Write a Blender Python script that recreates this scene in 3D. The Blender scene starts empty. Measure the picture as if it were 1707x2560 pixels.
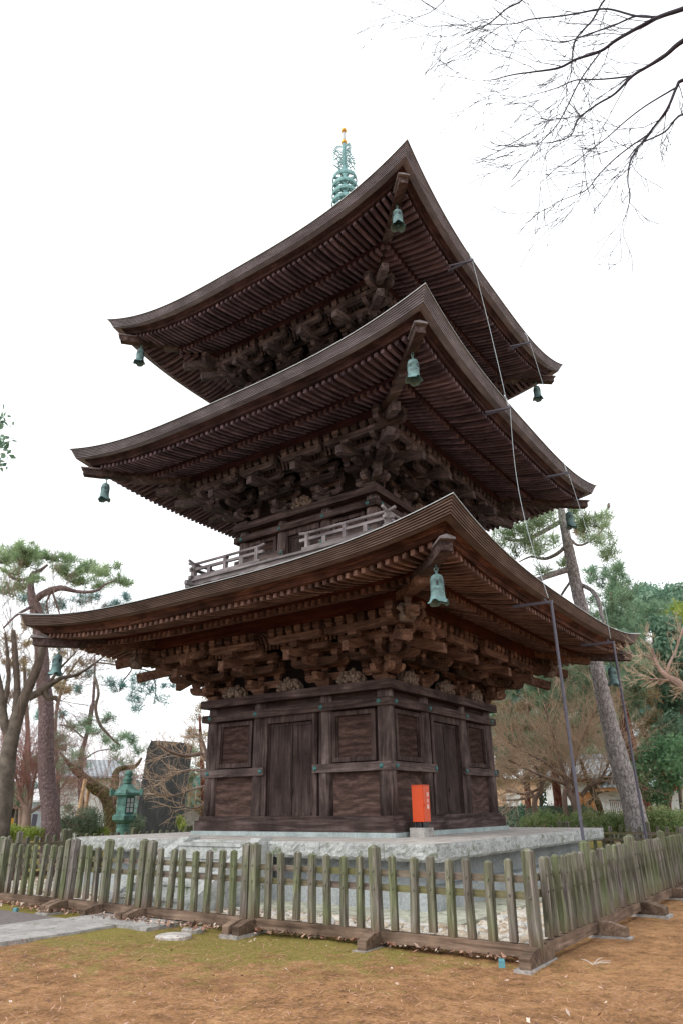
import bpy, math, random
import numpy as np
from mathutils import Vector, Matrix

rng = np.random.default_rng(7)
random.seed(7)
PI = math.pi
SC = bpy.context.scene
COL = SC.collection

# ------------------------------------------------------------------ camera
SW, SH, FPX = 1707.0, 2560.0, 1712.8907
PITCH, YAW, ROLL = (math.radians(v) for v in (23.36066895, 34.83370195, -0.67114726))
CAM = np.array([9.46953562, -14.03080887, 0.49809202])
_cp, _sp = math.cos(PITCH), math.sin(PITCH)
FW = np.array([-math.sin(YAW) * _cp, math.cos(YAW) * _cp, _sp])
_rt = np.array([math.cos(YAW), math.sin(YAW), 0.0])
_up = np.cross(_rt, FW)
RT = _rt * math.cos(ROLL) + _up * math.sin(ROLL)
UP = _up * math.cos(ROLL) - _rt * math.sin(ROLL)
cd = bpy.data.cameras.new('camera')
cam = bpy.data.objects.new('camera', cd)
COL.objects.link(cam)
cam.matrix_world = Matrix(((RT[0], UP[0], -FW[0], CAM[0]), (RT[1], UP[1], -FW[1], CAM[1]),
                           (RT[2], UP[2], -FW[2], CAM[2]), (0, 0, 0, 1)))
cd.sensor_fit = 'VERTICAL'
cd.sensor_height = 36.0
cd.sensor_width = 24.0
cd.lens = FPX / SH * 36.0
cd.clip_start = 0.05
cd.clip_end = 1500
SC.camera = cam
SC.render.resolution_x, SC.render.resolution_y = 682, 1024

# ------------------------------------------------------------------ world, sun, exposure
SUN_EL, SUN_AZ = math.radians(42), math.radians(200)
w = bpy.data.worlds.new('World')
SC.world = w
w.use_nodes = True
nt = w.node_tree
nt.nodes.clear()
_o = nt.nodes.new('ShaderNodeOutputWorld')
_b = nt.nodes.new('ShaderNodeBackground')
_s = nt.nodes.new('ShaderNodeTexSky')
_s.sky_type = 'NISHITA'
_s.sun_disc = False
_s.sun_elevation = SUN_EL
_s.sun_rotation = SUN_AZ
_s.air_density, _s.dust_density, _s.ozone_density = 1.0, 3.0, 1.0
_h = nt.nodes.new('ShaderNodeHueSaturation')
_h.inputs['Saturation'].default_value = 0.12
_m = nt.nodes.new('ShaderNodeMix')           # overcast: the clear sky almost wholly covered by an even white cloud
_m.data_type = 'RGBA'
_m.inputs[0].default_value = 0.72
_m.inputs[7].default_value = (10.6, 10.9, 11.2, 1)
nt.links.new(_s.outputs[0], _h.inputs['Color'])
nt.links.new(_h.outputs[0], _m.inputs[6])
nt.links.new(_m.outputs[2], _b.inputs['Color'])
_b.inputs['Strength'].default_value = 0.12
nt.links.new(_b.outputs[0], _o.inputs[0])
sd = bpy.data.lights.new('sun', 'SUN')
sd.energy = 0.8
sd.angle = math.radians(25)
sd.color = (1.0, 0.96, 0.9)
sun = bpy.data.objects.new('sun', sd)
COL.objects.link(sun)
_sdir = Vector((math.sin(SUN_AZ) * math.cos(SUN_EL), math.cos(SUN_AZ) * math.cos(SUN_EL), math.sin(SUN_EL)))
sun.rotation_euler = _sdir.to_track_quat('Z', 'Y').to_euler()
SC.view_settings.view_transform = 'Standard'
SC.view_settings.look = 'None'
SC.view_settings.exposure = 0.65
SC.view_settings.gamma = 1.0
try:
    SC.cycles.max_bounces = 6
    SC.cycles.diffuse_bounces = 4
    SC.cycles.transparent_max_bounces = 4
    SC.cycles.use_denoising = True
except Exception:
    pass

G = -0.93                                     # ground level; the stone terrace top is z = 0

def ray(px, py):
    d = FW * FPX + RT * (px - SW / 2) - UP * (py - SH / 2)
    return d / np.linalg.norm(d)
def at(px, py, D):
    """world point seen at a source pixel, D metres away along the ground"""
    d = ray(px, py)
    return CAM + d * D / math.hypot(d[0], d[1])
def ground_at(px, D):
    p = at(px, 2075, D)
    return np.array([p[0], p[1], G])

# ------------------------------------------------------------------ mesh helpers
class MB:
    def __init__(self):
        self.v, self.f = [], []
    def add(self, verts, faces):
        n = len(self.v)
        self.v.extend([tuple(map(float, p)) for p in verts])
        self.f.extend([tuple(i + n for i in f) for f in faces])
    def hexa(self, p):
        self.add(p, [(0, 3, 2, 1), (4, 5, 6, 7), (0, 1, 5, 4), (1, 2, 6, 5), (2, 3, 7, 6), (3, 0, 4, 7)])
    def box(self, x0, x1, y0, y1, z0, z1):
        self.hexa([(x0, y0, z0), (x1, y0, z0), (x1, y1, z0), (x0, y1, z0),
                   (x0, y0, z1), (x1, y0, z1), (x1, y1, z1), (x0, y1, z1)])
    def taper(self, cx, cy, z0, z1, w0, d0, w1, d1):
        p = []
        for z, ww, dd in ((z0, w0, d0), (z1, w1, d1)):
            p += [(cx - ww / 2, cy - dd / 2, z), (cx + ww / 2, cy - dd / 2, z), (cx + ww / 2, cy + dd / 2, z), (cx - ww / 2, cy + dd / 2, z)]
        self.hexa(p)
    def extrude(self, poly, vec):
        n = len(poly)
        b = [tuple(np.add(p, vec)) for p in poly]
        self.add(list(poly) + b, [tuple(range(n - 1, -1, -1)), tuple(range(n, 2 * n))] +
                 [(i, (i + 1) % n, n + (i + 1) % n, n + i) for i in range(n)])
    def bar(self, p0, p1, w, h, up=(0, 0, 1)):
        p0, p1 = np.array(p0, float), np.array(p1, float)
        d = p1 - p0
        d /= np.linalg.norm(d)
        s = np.cross(d, up)
        if np.linalg.norm(s) < 1e-6:
            s = np.cross(d, (1, 0, 0))
        s /= np.linalg.norm(s)
        u = np.cross(s, d)
        q = []
        for p in (p0, p1):
            q += [p - s * w / 2 - u * h / 2, p + s * w / 2 - u * h / 2, p + s * w / 2 + u * h / 2, p - s * w / 2 + u * h / 2]
        self.hexa(q)
    def tube(self, pts, rad, seg=8, cap=True, wob=0.0):
        pts = np.array(pts, float)
        n = len(pts)
        if np.isscalar(rad):
            rad = [rad] * n
        t = np.gradient(pts, axis=0)
        t /= np.linalg.norm(t, axis=1)[:, None] + 1e-12
        ref = np.array([1.0, 0.0, 0.0]) if abs(t[0][2]) > 0.8 else np.array([0.0, 0.0, 1.0])
        vs = []
        for i in range(n):
            a = np.cross(t[i], ref)
            a /= np.linalg.norm(a)
            b = np.cross(t[i], a)
            ref = np.cross(a, t[i])
            for k in range(seg):
                an = 2 * PI * k / seg
                r = rad[i] * (1 + (wob * (random.random() - 0.5) if wob else 0))
                vs.append(pts[i] + (a * math.cos(an) + b * math.sin(an)) * r)
        fs = [(i * seg + k, i * seg + (k + 1) % seg, (i + 1) * seg + (k + 1) % seg, (i + 1) * seg + k)
              for i in range(n - 1) for k in range(seg)]
        if cap:
            fs += [tuple(range(seg - 1, -1, -1)), tuple((n - 1) * seg + k for k in range(seg))]
        self.add(vs, fs)
    def lathe(self, prof, seg=16, c=(0, 0, 0), cap=True):
        vs = [(c[0] + r * math.cos(2 * PI * k / seg), c[1] + r * math.sin(2 * PI * k / seg), c[2] + z) for r, z in prof for k in range(seg)]
        n = len(prof)
        fs = [(i * seg + k, i * seg + (k + 1) % seg, (i + 1) * seg + (k + 1) % seg, (i + 1) * seg + k)
              for i in range(n - 1) for k in range(seg)]
        if cap:
            fs += [tuple(range(seg - 1, -1, -1)), tuple((n - 1) * seg + k for k in range(seg))]
        self.add(vs, fs)
    def xform(self, M):
        self.v = [tuple(M @ Vector(p)) for p in self.v]
        return self
    def mesh(self, name, mat, smooth=False):
        me = bpy.data.meshes.new(name)
        me.from_pydata(self.v, [], self.f)
        if mat:
            me.materials.append(mat)
        if smooth:
            me.polygons.foreach_set('use_smooth', [True] * len(me.polygons))
        me.update()
        return me
    def build(self, name, mat, parent=None, loc=None, rotz=0.0, smooth=False):
        return link(name, self.mesh(name, mat, smooth), parent, loc, rotz)

def link(name, me, parent=None, loc=None, rotz=0.0):
    o = bpy.data.objects.new(name, me)
    COL.objects.link(o)
    if parent is not None:
        o.parent = parent
    if loc is not None:
        o.location = loc
    if rotz:
        o.rotation_euler = (0, 0, rotz)
    return o

def np_mesh(name, v, f, mat, smooth=False):
    """fast mesh from arrays: v (n,3), f (m,k)"""
    v = np.ascontiguousarray(v, np.float32)
    f = np.ascontiguousarray(f, np.int32)
    me = bpy.data.meshes.new(name)
    me.vertices.add(len(v))
    me.vertices.foreach_set('co', v.ravel())
    k = f.shape[1]
    me.loops.add(f.size)
    me.loops.foreach_set('vertex_index', f.ravel())
    me.polygons.add(len(f))
    me.polygons.foreach_set('loop_start', np.arange(0, f.size, k, dtype=np.int32))
    me.polygons.foreach_set('loop_total', np.full(len(f), k, np.int32))
    if smooth:
        me.polygons.foreach_set('use_smooth', np.ones(len(f), bool))
    if mat:
        me.materials.append(mat)
    me.update(calc_edges=True)
    return me

def tag(o, label=None, cat=None, group=None, kind=None):
    if label: o['label'] = label
    if cat: o['category'] = cat
    if group: o['group'] = group
    if kind: o['kind'] = kind
    return o
def thing(name, label, cat, loc=(0, 0, 0), rotz=0.0, group=None):
    o = bpy.data.objects.new(name, None)
    o.empty_display_size = 0.2
    COL.objects.link(o)
    o.location = loc
    o.rotation_euler = (0, 0, rotz)
    return tag(o, label, cat, group)
def copy_tree(o, parent=None):
    c = o.copy()
    COL.objects.link(c)
    c.parent = parent
    for ch in list(o.children):
        copy_tree(ch, c)
    return c

# ------------------------------------------------------------------ materials
def new_mat(name):
    m = bpy.data.materials.new(name)
    m.use_nodes = True
    n = m.node_tree
    b = n.nodes['Principled BSDF']
    return m, n, b
def N(n, t, **kw):
    x = n.nodes.new(t)
    for k, v in kw.items():
        setattr(x, k, v)
    return x
def ramp(n, src, stops, interp='LINEAR'):
    r = N(n, 'ShaderNodeValToRGB')
    r.color_ramp.interpolation = interp
    e = r.color_ramp.elements
    while len(e) < len(stops):
        e.new(0.5)
    for el, (p, c) in zip(e, stops):
        el.position = p
        el.color = (c[0], c[1], c[2], 1) if not np.isscalar(c) else (c, c, c, 1)
    n.links.new(src, r.inputs[0])
    return r.outputs[0]
def noise(n, vec, scale, detail=5.0, rough=0.55, dist=0.0):
    x = N(n, 'ShaderNodeTexNoise')
    x.inputs['Scale'].default_value = scale
    x.inputs['Detail'].default_value = detail
    x.inputs['Roughness'].default_value = rough
    x.inputs['Distortion'].default_value = dist
    if vec is not None:
        n.links.new(vec, x.inputs['Vector'])
    return x.outputs[0]
def coords(n, kind='Object', scale=(1, 1, 1), loc=(0, 0, 0)):
    t = N(n, 'ShaderNodeTexCoord')
    mp = N(n, 'ShaderNodeMapping')
    mp.inputs['Scale'].default_value = scale
    mp.inputs['Location'].default_value = loc
    n.links.new(t.outputs[kind], mp.inputs['Vector'])
    return mp.outputs[0]
def rand_shift(n, vec, amount=20.0):
    oi = N(n, 'ShaderNodeObjectInfo')
    a = N(n, 'ShaderNodeVectorMath', operation='MULTIPLY_ADD')
    sc = N(n, 'ShaderNodeMath', operation='MULTIPLY')
    sc.inputs[1].default_value = amount
    n.links.new(oi.outputs['Random'], sc.inputs[0])
    a2 = N(n, 'ShaderNodeVectorMath', operation='ADD')
    n.links.new(vec, a2.inputs[0])
    n.links.new(sc.outputs[0], a2.inputs[1])
    return a2.outputs[0]
def mix(n, fac, a, b, mode='MIX'):
    m = N(n, 'ShaderNodeMix', data_type='RGBA', blend_type=mode)
    for sock, v in ((m.inputs[0], fac), (m.inputs[6], a), (m.inputs[7], b)):
        if hasattr(v, 'is_linked') or hasattr(v, 'node'):
            n.links.new(v, sock)
        elif np.isscalar(v):
            sock.default_value = v
        else:
            sock.default_value = (v[0], v[1], v[2], 1)
    return m.outputs[2]
def bump(n, b, h, strength=0.3, dist=0.02):
    x = N(n, 'ShaderNodeBump')
    x.inputs['Strength'].default_value = strength
    x.inputs['Distance'].default_value = dist
    n.links.new(h, x.inputs['Height'])
    n.links.new(x.outputs[0], b.inputs['Normal'])

def wood(name, dark, mid, light, axis=0, rough=0.75, fine=1.0, shift=True, patch=0.5, spec=0.08, each=0.0):
    """weathered timber, grain along a local axis"""
    m, n, b = new_mat(name)
    s = [16.0 * fine] * 3
    s[axis] = 0.9
    v = coords(n, 'Object', tuple(s))
    v2 = coords(n, 'Object', (1, 1, 1))
    if shift:
        v, v2 = rand_shift(n, v), rand_shift(n, v2, 9.0)
    g = noise(n, v, 1.0, 7, 0.62, 1.2)
    c1 = ramp(n, g, [(0.28, dark), (0.5, mid), (0.74, light)])
    big = ramp(n, noise(n, v2, 1.7, 4, 0.6), [(0.35, 1.0 - patch), (0.68, 1.0 + patch * 0.5)])
    c = mix(n, 1.0, c1, big, 'MULTIPLY')
    if each:                                   # every timber of a row has aged a little differently
        gi = N(n, 'ShaderNodeNewGeometry')
        c = mix(n, 1.0, c, ramp(n, gi.outputs['Random Per Island'], [(0.0, (1 - each, 1 - each, 1 - each)), (0.45, (1, 0.97, 0.96)), (0.8, (1 + each * 0.5, 1 + each * 0.42, 1 + each * 0.38)), (1.0, (1 + each, 1 + each * 0.85, 1 + each * 0.75))]), 'MULTIPLY')
    n.links.new(c, b.inputs['Base Color'])
    b.inputs['Roughness'].default_value = rough
    b.inputs['Specular IOR Level'].default_value = spec
    bump(n, b, g, 0.45, 0.012)
    return m

M = {}
for ax, nm in ((0, 'x'), (1, 'y'), (2, 'z')):
    M['old_' + nm] = wood('weathered_timber_' + nm, (0.026, 0.017, 0.016), (0.070, 0.048, 0.044), (0.165, 0.124, 0.115), ax, fine=0.8)
    M['col_' + nm] = wood('silvering_timber_' + nm, (0.036, 0.025, 0.023), (0.11, 0.081, 0.075), (0.25, 0.195, 0.183), ax, fine=0.6)
    M['door_' + nm] = wood('dark_door_timber_' + nm, (0.026, 0.017, 0.016), (0.056, 0.039, 0.036), (0.10, 0.075, 0.07), ax, patch=0.45)
    M['brk_' + nm] = wood('bracket_timber_' + nm, (0.042, 0.022, 0.015), (0.128, 0.073, 0.051), (0.265, 0.165, 0.12), ax, patch=0.5, fine=0.8, each=0.5)
    M['brkup_' + nm] = wood('grey_bracket_timber_' + nm, (0.03, 0.023, 0.023), (0.092, 0.073, 0.071), (0.195, 0.16, 0.155), ax, patch=0.5, fine=0.8, each=0.5)
M['rafter'] = wood('rafter_timber', (0.065, 0.036, 0.029), (0.155, 0.094, 0.076), (0.29, 0.19, 0.16), 1, patch=0.35, each=0.5)
M['rafter_up'] = wood('purplish_rafter_timber', (0.05, 0.035, 0.043), (0.125, 0.09, 0.105), (0.22, 0.17, 0.195), 1, patch=0.35, each=0.5)
M['red_up'] = wood('dark_purplish_timber', (0.02, 0.010, 0.012), (0.045, 0.022, 0.026), (0.085, 0.045, 0.05), 0, patch=0.4)
M['gap'] = wood('gap_shade_board', (0.005, 0.004, 0.004), (0.010, 0.007, 0.006), (0.018, 0.011, 0.009), 0, patch=0.3)  # near-black colour paints in the deep shade between rafters and behind brackets
M['red'] = wood('red_brown_timber', (0.03, 0.008, 0.006), (0.065, 0.019, 0.013), (0.115, 0.038, 0.026), 0, patch=0.4)
M['mold'] = wood('eave_moulding_timber', (0.028, 0.011, 0.008), (0.075, 0.031, 0.02), (0.19, 0.085, 0.05), 0, patch=0.6)
M['mold_up'] = wood('grey_eave_moulding', (0.02, 0.011, 0.011), (0.045, 0.024, 0.022), (0.095, 0.05, 0.043), 0, patch=0.6)
M['edge_brown'] = wood('brown_layered_roof_edge', (0.095, 0.066, 0.055), (0.16, 0.115, 0.098), (0.225, 0.172, 0.152), 0, patch=0.3, rough=0.5, fine=0.5, spec=0.2)
M['edge'] = wood('layered_roof_edge', (0.145, 0.13, 0.145), (0.225, 0.21, 0.235), (0.31, 0.295, 0.33), 0, patch=0.3, rough=0.5, fine=0.5, spec=0.25)
M['pale_x'] = wood('silvered_timber_x', (0.11, 0.095, 0.10), (0.22, 0.195, 0.20), (0.36, 0.33, 0.335), 0, patch=0.4)
M['pale_z'] = wood('silvered_timber_z', (0.11, 0.095, 0.10), (0.22, 0.195, 0.20), (0.36, 0.33, 0.335), 2, patch=0.4)
M['bark_red'] = None

def simple(name, col, rough=0.6, metal=0.0, var=0.25, scale=6.0, spec=0.4, bmp=0.0, coord='Object', col2=None):
    m, n, b = new_mat(name)
    v = coords(n, coord)
    g = noise(n, v, scale, 6, 0.6)
    c2 = col2 if col2 is not None else tuple(x * (1 - var) for x in col)
    c3 = tuple(min(1, x * (1 + var)) for x in col)
    n.links.new(ramp(n, g, [(0.3, c2), (0.55, col), (0.75, c3)]), b.inputs['Base Color'])
    b.inputs['Roughness'].default_value = rough
    b.inputs['Metallic'].default_value = metal
    b.inputs['Specular IOR Level'].default_value = spec
    if bmp:
        bump(n, b, g, bmp, 0.02)
    return m
M['roof_metal'] = simple('copper_sheet_roof', (0.24, 0.265, 0.265), 0.5, 0.2, 0.4, 7)
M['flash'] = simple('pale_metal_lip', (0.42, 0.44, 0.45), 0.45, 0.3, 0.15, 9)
M['verdigris'] = simple('verdigris_bronze', (0.14, 0.245, 0.25), 0.65, 0.05, 0.5, 9, col2=(0.05, 0.085, 0.085))
M['spire'] = simple('pale_verdigris_spire', (0.17, 0.345, 0.35), 0.6, 0.05, 0.4, 9, col2=(0.07, 0.165, 0.165))
M['lantern'] = simple('green_lantern_bronze', (0.10, 0.225, 0.19), 0.65, 0.05, 0.5, 7, col2=(0.05, 0.10, 0.085))
M['verdigris_dark'] = simple('dark_bronze', (0.035, 0.12, 0.115), 0.55, 0.2, 0.35, 14)
M['gold'] = simple('gilded_metal', (0.62, 0.33, 0.06), 0.35, 0.8, 0.2, 8)
M['boss'] = simple('green_bronze_boss', (0.05, 0.15, 0.145), 0.5, 0.2, 0.3, 30)
M['carve'] = simple('pale_carving_wood', (0.17, 0.125, 0.095), 0.8, 0, 0.9, 16, col2=(0.04, 0.027, 0.02))
M['steel'] = simple('painted_grey_steel', (0.10, 0.095, 0.125), 0.5, 0.2, 0.2, 10)
M['wire'] = simple('galvanised_wire', (0.45, 0.5, 0.52), 0.4, 0.5, 0.1, 10)
M['orange'] = simple('orange_red_paint', (0.60, 0.062, 0.006), 0.4, 0, 0.05, 4)
M['white_paint'] = simple('white_lettering', (0.85, 0.85, 0.85), 0.5, 0, 0.02, 4)
M['black'] = simple('black_metal', (0.03, 0.03, 0.033), 0.5, 0.2, 0.2, 8)
# ------------------------------------------------------------------ more materials: stone, concrete, ground
def stone(name, base, rough_bump, moss=0.0, vscale=14.0, bdist=0.03, detailed=False):
    m, n, b = new_mat(name)
    v = coords(n, 'Object')
    f1 = noise(n, v, vscale, 8, 0.68)
    f2 = noise(n, v, vscale * 6, 4, 0.6)
    c = ramp(n, f1, [(0.3, tuple(x * 0.62 for x in base)), (0.5, base), (0.72, tuple(min(1, x * 1.25) for x in base))])
    sp = ramp(n, f2, [(0.36, 0.72), (0.5, 1.0), (0.66, 1.12)])
    c = mix(n, 1.0, c, sp, 'MULTIPLY')
    st = ramp(n, noise(n, coords(n, 'Object', (1.2, 1.2, 0.35)), 1.6, 5, 0.6), [(0.4, 0.8), (0.6, 1.05)])
    c = mix(n, 1.0, c, st, 'MULTIPLY')
    if moss:
        mm = ramp(n, noise(n, v, 4.5, 7, 0.7), [(0.58 - 0.14 * moss, 0.0), (0.72 - 0.1 * moss, 1.0)])
        c = mix(n, mm, c, (0.10, 0.125, 0.05))
    n.links.new(c, b.inputs['Base Color'])
    b.inputs['Roughness'].default_value = 0.85
    b.inputs['Specular IOR Level'].default_value = 0.25
    bump(n, b, f1, rough_bump, bdist)
    return m
M['slab_top'] = stone('worn_stone_paving', (0.50, 0.46, 0.43), 0.12, 0, 5)
M['rock_face'] = stone('rough_hewn_granite', (0.45, 0.46, 0.45), 0.9, 0.35, 12, 0.045)
M['granite'] = stone('dressed_granite', (0.37, 0.395, 0.40), 0.5, 0.0, 22, 0.02)
M['curb'] = stone('mossy_curb_stone', (0.46, 0.455, 0.37), 0.2, 0.35, 7)
M['stair'] = stone('stair_stone', (0.44, 0.45, 0.435), 0.2, 0.25, 10)
M['concrete'] = stone('pale_concrete', (0.37, 0.35, 0.335), 0.15, 0.05, 8)
M['foot_stone'] = stone('grey_plinth_stone', (0.36, 0.42, 0.42), 0.3, 0, 25)

# ------------------------------------------------------------------ the stone terrace
terrace = thing('stone_terrace', 'pale granite terrace with rough hewn slab edges under the pagoda', 'terrace', (0, 0, G))
def zt_(z): return z - G
def ring(mb, h_out, h_in, z0, z1):
    for k in range(4):
        M4 = Matrix.Rotation(k * PI / 2, 4, 'Z')
        q = [M4 @ Vector(p) for p in ((-h_out, -h_out, z0), (h_out, -h_out, z0), (h_in, -h_in, z0), (-h_in, -h_in, z0),
                                      (-h_out, -h_out, z1), (h_out, -h_out, z1), (h_in, -h_in, z1), (-h_in, -h_in, z1))]
        mb.hexa(q)
# paving on top: big slabs with fine joints
mb = MB()
H0 = 4.19
for i in range(6):
    for j in range(6):
        a0, a1 = -H0 + i * 2 * H0 / 6, -H0 + (i + 1) * 2 * H0 / 6
        b0, b1 = -H0 + j * 2 * H0 / 6, -H0 + (j + 1) * 2 * H0 / 6
        mb.box(a0 + 0.002, a1 - 0.002, b0 + 0.002, b1 - 0.002, -0.08, 0.0)
mb.build('paving_slab', M['slab_top'], terrace, (0, 0, -G))
# rough edge blocks, jittered faces
def rough_block(name, x0, x1, y0, y1, z0, z1, k, amp=0.022):
    """hewn block whose outer (-Y) face is chipped; turned to side k"""
    nx, nz = max(3, int((x1 - x0) / 0.045)), 7
    xs, zs = np.linspace(x0, x1, nx), np.linspace(z0, z1, nz)
    V, F = [], []
    ph = rng.random(6) * 10
    for i in range(nz):
        for j in range(nx):
            e = 0.0 if (i in (0, nz - 1) or j in (0, nx - 1)) else 1.0
            dz = (rng.random() - 0.5) * amp * 1.2 if 0 < i < nz - 1 else ((rng.random() - 0.7) * amp if i == 0 else 0)
            wav = 0.5 * math.sin(xs[j] * 9 + ph[0] + 3 * math.sin(zs[i] * 16 + ph[1])) + (rng.random() - 0.5) * 1.6
            V.append((xs[j], y0 - e * amp * (0.9 + wav) + (0.0 if i else 0.03), zs[i] + dz))
    for i in range(nz - 1):
        for j in range(nx - 1):
            F.append((i * nx + j, i * nx + j + 1, (i + 1) * nx + j + 1, (i + 1) * nx + j))
    mb = MB()
    mb.add(V, F)
    t0, t1, b0, b1 = (nz - 1) * nx, nz * nx - 1, 0, nx - 1
    n0 = len(mb.v)
    mb.v += [(x0, y1, z1), (x1, y1, z1), (x0, y1, z0), (x1, y1, z0)]
    mb.f += [tuple(range(t0, t1 + 1)) + (n0 + 1, n0), tuple(range(b1, b0 - 1, -1)) + (n0 + 2, n0 + 3)]
    mb.f += [tuple(i * nx for i in range(nz - 1, -1, -1)) + (n0 + 2, n0), tuple(i * nx + nx - 1 for i in range(nz)) + (n0 + 1, n0 + 3)]
    mb.f += [(n0 + 2, n0 + 3, n0 + 1, n0)]
    return mb.build(name, M['rock_face'], terrace, (0, 0, -G), k * PI / 2)
for k in range(4):
    cuts = [-4.23, -2.3, -0.95, 0.98, 2.15, 3.35, 4.23] if k in (0,) else [-4.23, -2.8, -1.4, 0.0, 1.3, 2.9, 4.23]
    for i in range(len(cuts) - 1):
        if k == 0 and i == 2:
            continue                                    # the stair is here
        x0, x1 = cuts[i] + 0.004, cuts[i + 1] - 0.004
        if i == len(cuts) - 2:
            x1 = 4.23
        if i == 0:
            x0 = -4.185
        rough_block('edge_block', x0, x1, -4.225, -4.195 + 0.4, -0.24, -0.004, k, 0.011)
mb = MB()
for k in range(4):
    ring(mb, 3.78, 3.3, -0.60, -0.242)
mb2 = MB()
ring(mb2, 3.78, 3.3, -0.60, -0.242)
mb2.build('base_wall', M['granite'], terrace, (0, 0, -G))
mb = MB()
ring(mb, 4.09, 3.4, -0.90, -0.602)
mb.build('base_step', M['granite'], terrace, (0, 0, -G))
mb = MB()
for k in range(4):
    M4 = Matrix.Rotation(k * PI / 2, 4, 'Z')
    cuts = [-4.87, -3.3, -1.7, -0.1, 1.5, 3.1, 4.87]
    for i in range(6):
        x0, x1 = cuts[i] + 0.003, cuts[i + 1] - 0.003
        if i == 0: x0 = -4.09
        mb.add([M4 @ Vector(p) for p in ((x0, -4.87, -0.97), (x1, -4.87, -0.97), (x1, -4.092, -0.97), (x0, -4.092, -0.97),
                (x0, -4.87, -0.885), (x1, -4.87, -0.885), (x1, -4.092, -0.885), (x0, -4.092, -0.885))],
               [(0, 3, 2, 1), (4, 5, 6, 7), (0, 1, 5, 4), (1, 2, 6, 5), (2, 3, 7, 6), (3, 0, 4, 7)])
mb.build('border_curb', M['curb'], terrace, (0, 0, -G))
# stair on the -Y side
for i in range(5):
    z1 = -0.03 - i * 0.172
    y0 = -4.33 - i * 0.30
    mb = MB()
    mb.box(-0.675, 0.825, y0 - 0.30, y0 + 0.02, z1 - 0.172, z1 - 0.05)
    mb.box(-0.675, 0.825, y0 - 0.325, y0 + 0.02, z1 - 0.0499, z1)
    mb.build('stair_step', M['stair'], terrace, (0, 0, -G))
mb = MB()
mb.box(-0.675, 0.825, -4.31, -3.9, -0.6, -0.006)
mb.build('stair_landing', M['stair'], terrace, (0, 0, -G))
for x0, x1 in ((-0.90, -0.68), (0.83, 1.05)):
    mb = MB()
    mb.extrude([(x0, -4.1, 0.045), (x0, -4.38, 0.045), (x0, -5.95, -0.76), (x0, -6.02, -0.93), (x0, -4.1, -0.93)], (x1 - x0, 0, 0))
    mb.build('stair_cheek', M['stair'], terrace, (0, 0, -G))

# ------------------------------------------------------------------ the pagoda
pag = thing('pagoda', 'three storey dark timber pagoda with upswept layered roofs and green spire', 'pagoda', (0, 0, 0))
def sides(name, me, parent, ks=(0, 1, 2, 3)):
    return [link(name, me, parent, None, k * PI / 2) for k in ks]

# footing and sill
mb = MB(); ring(mb, 2.56, 2.0, 0.0, 0.08); mb.build('stone_footing', M['foot_stone'], pag)
for nm, h, hi, z0, z1 in (('sill_beam', 2.515, 2.1, 0.082, 0.282), ('sill_ledge', 2.455, 2.1, 0.2825, 0.36)):
    mb = MB()
    mb.hexa([(-h, -h, z0), (h, -h, z0), (hi, -hi, z0), (-hi, -hi, z0), (-h, -h, z1), (h, -h, z1), (hi, -hi, z1), (-hi, -hi, z1)])
    sides(nm, mb.mesh(nm, M['old_x']), pag)

STO = [dict(a=2.28, b=0.88, z0=0.36, zd=2.79, zm=4.33, hm=5.49, zt=4.732, ht=5.59, top_o=1.75, top_z=5.6, dw=0.60),
       dict(a=1.93, b=0.655, z0=5.66, zd=7.19, zm=8.67, hm=5.10, zt=9.118, ht=5.218, top_o=1.45, top_z=9.85, dw=0.44),
       dict(a=1.66, b=0.55, z0=9.95, zd=11.17, zm=12.64, hm=4.79, zt=13.345, ht=4.909, top_o=0.30, top_z=16.45, dw=0.36)]
CEN = dict(stud=None)

def boss_mesh():
    mb = MB()
    mb.lathe([(0.0, 0.03), (0.02, 0.03), (0.036, 0.022), (0.042, 0.012), (0.048, 0.010), (0.05, 0.0)][::-1], 10)
    mb.xform(Matrix.Rotation(PI / 2, 4, 'X'))
    return mb.mesh('beam_boss', M['boss'], True)
BOSS = boss_mesh()

def masu(mb, x, y, z, w=0.17, h=0.125):
    mb.taper(x, y, z, z + h * 0.45, w * 0.68, w * 0.68, w, w)
    mb.box(x - w / 2, x + w / 2, y - w / 2, y + w / 2, z + h * 0.4501, z + h)
def arm_poly(s0, s1, z0, z1, r0=True, r1=True):
    """profile of a bracket arm along s with rounded lower ends"""
    h = z1 - z0
    r = h * 0.95
    p = []
    if r0:
        p += [(s0, z1), (s0, z0 + h * 0.62), (s0 + r * 0.18, z0 + h * 0.30), (s0 + r * 0.5, z0 + h * 0.08), (s0 + r, z0)]
    else:
        p += [(s0, z1), (s0, z0)]
    if r1:
        p += [(s1 - r, z0), (s1 - r * 0.5, z0 + h * 0.08), (s1 - r * 0.18, z0 + h * 0.30), (s1, z0 + h * 0.62), (s1, z1)]
    else:
        p += [(s1, z0), (s1, z1)]
    return p
def arm_t(mb, y, s0, s1, z0, z1, w=0.115, **k):       # along the wall (x)
    mb.extrude([(s, y - w / 2, z) for s, z in arm_poly(s0, s1, z0, z1, **k)], (0, w, 0))
def arm_p(mb, x, o0, o1, z0, z1, w=0.125, **k):       # out from the wall (towards -Y)
    mb.extrude([(x - w / 2, -o, z) for o, z in arm_poly(o0, o1, z0, z1, **k)], (w, 0, 0))

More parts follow.
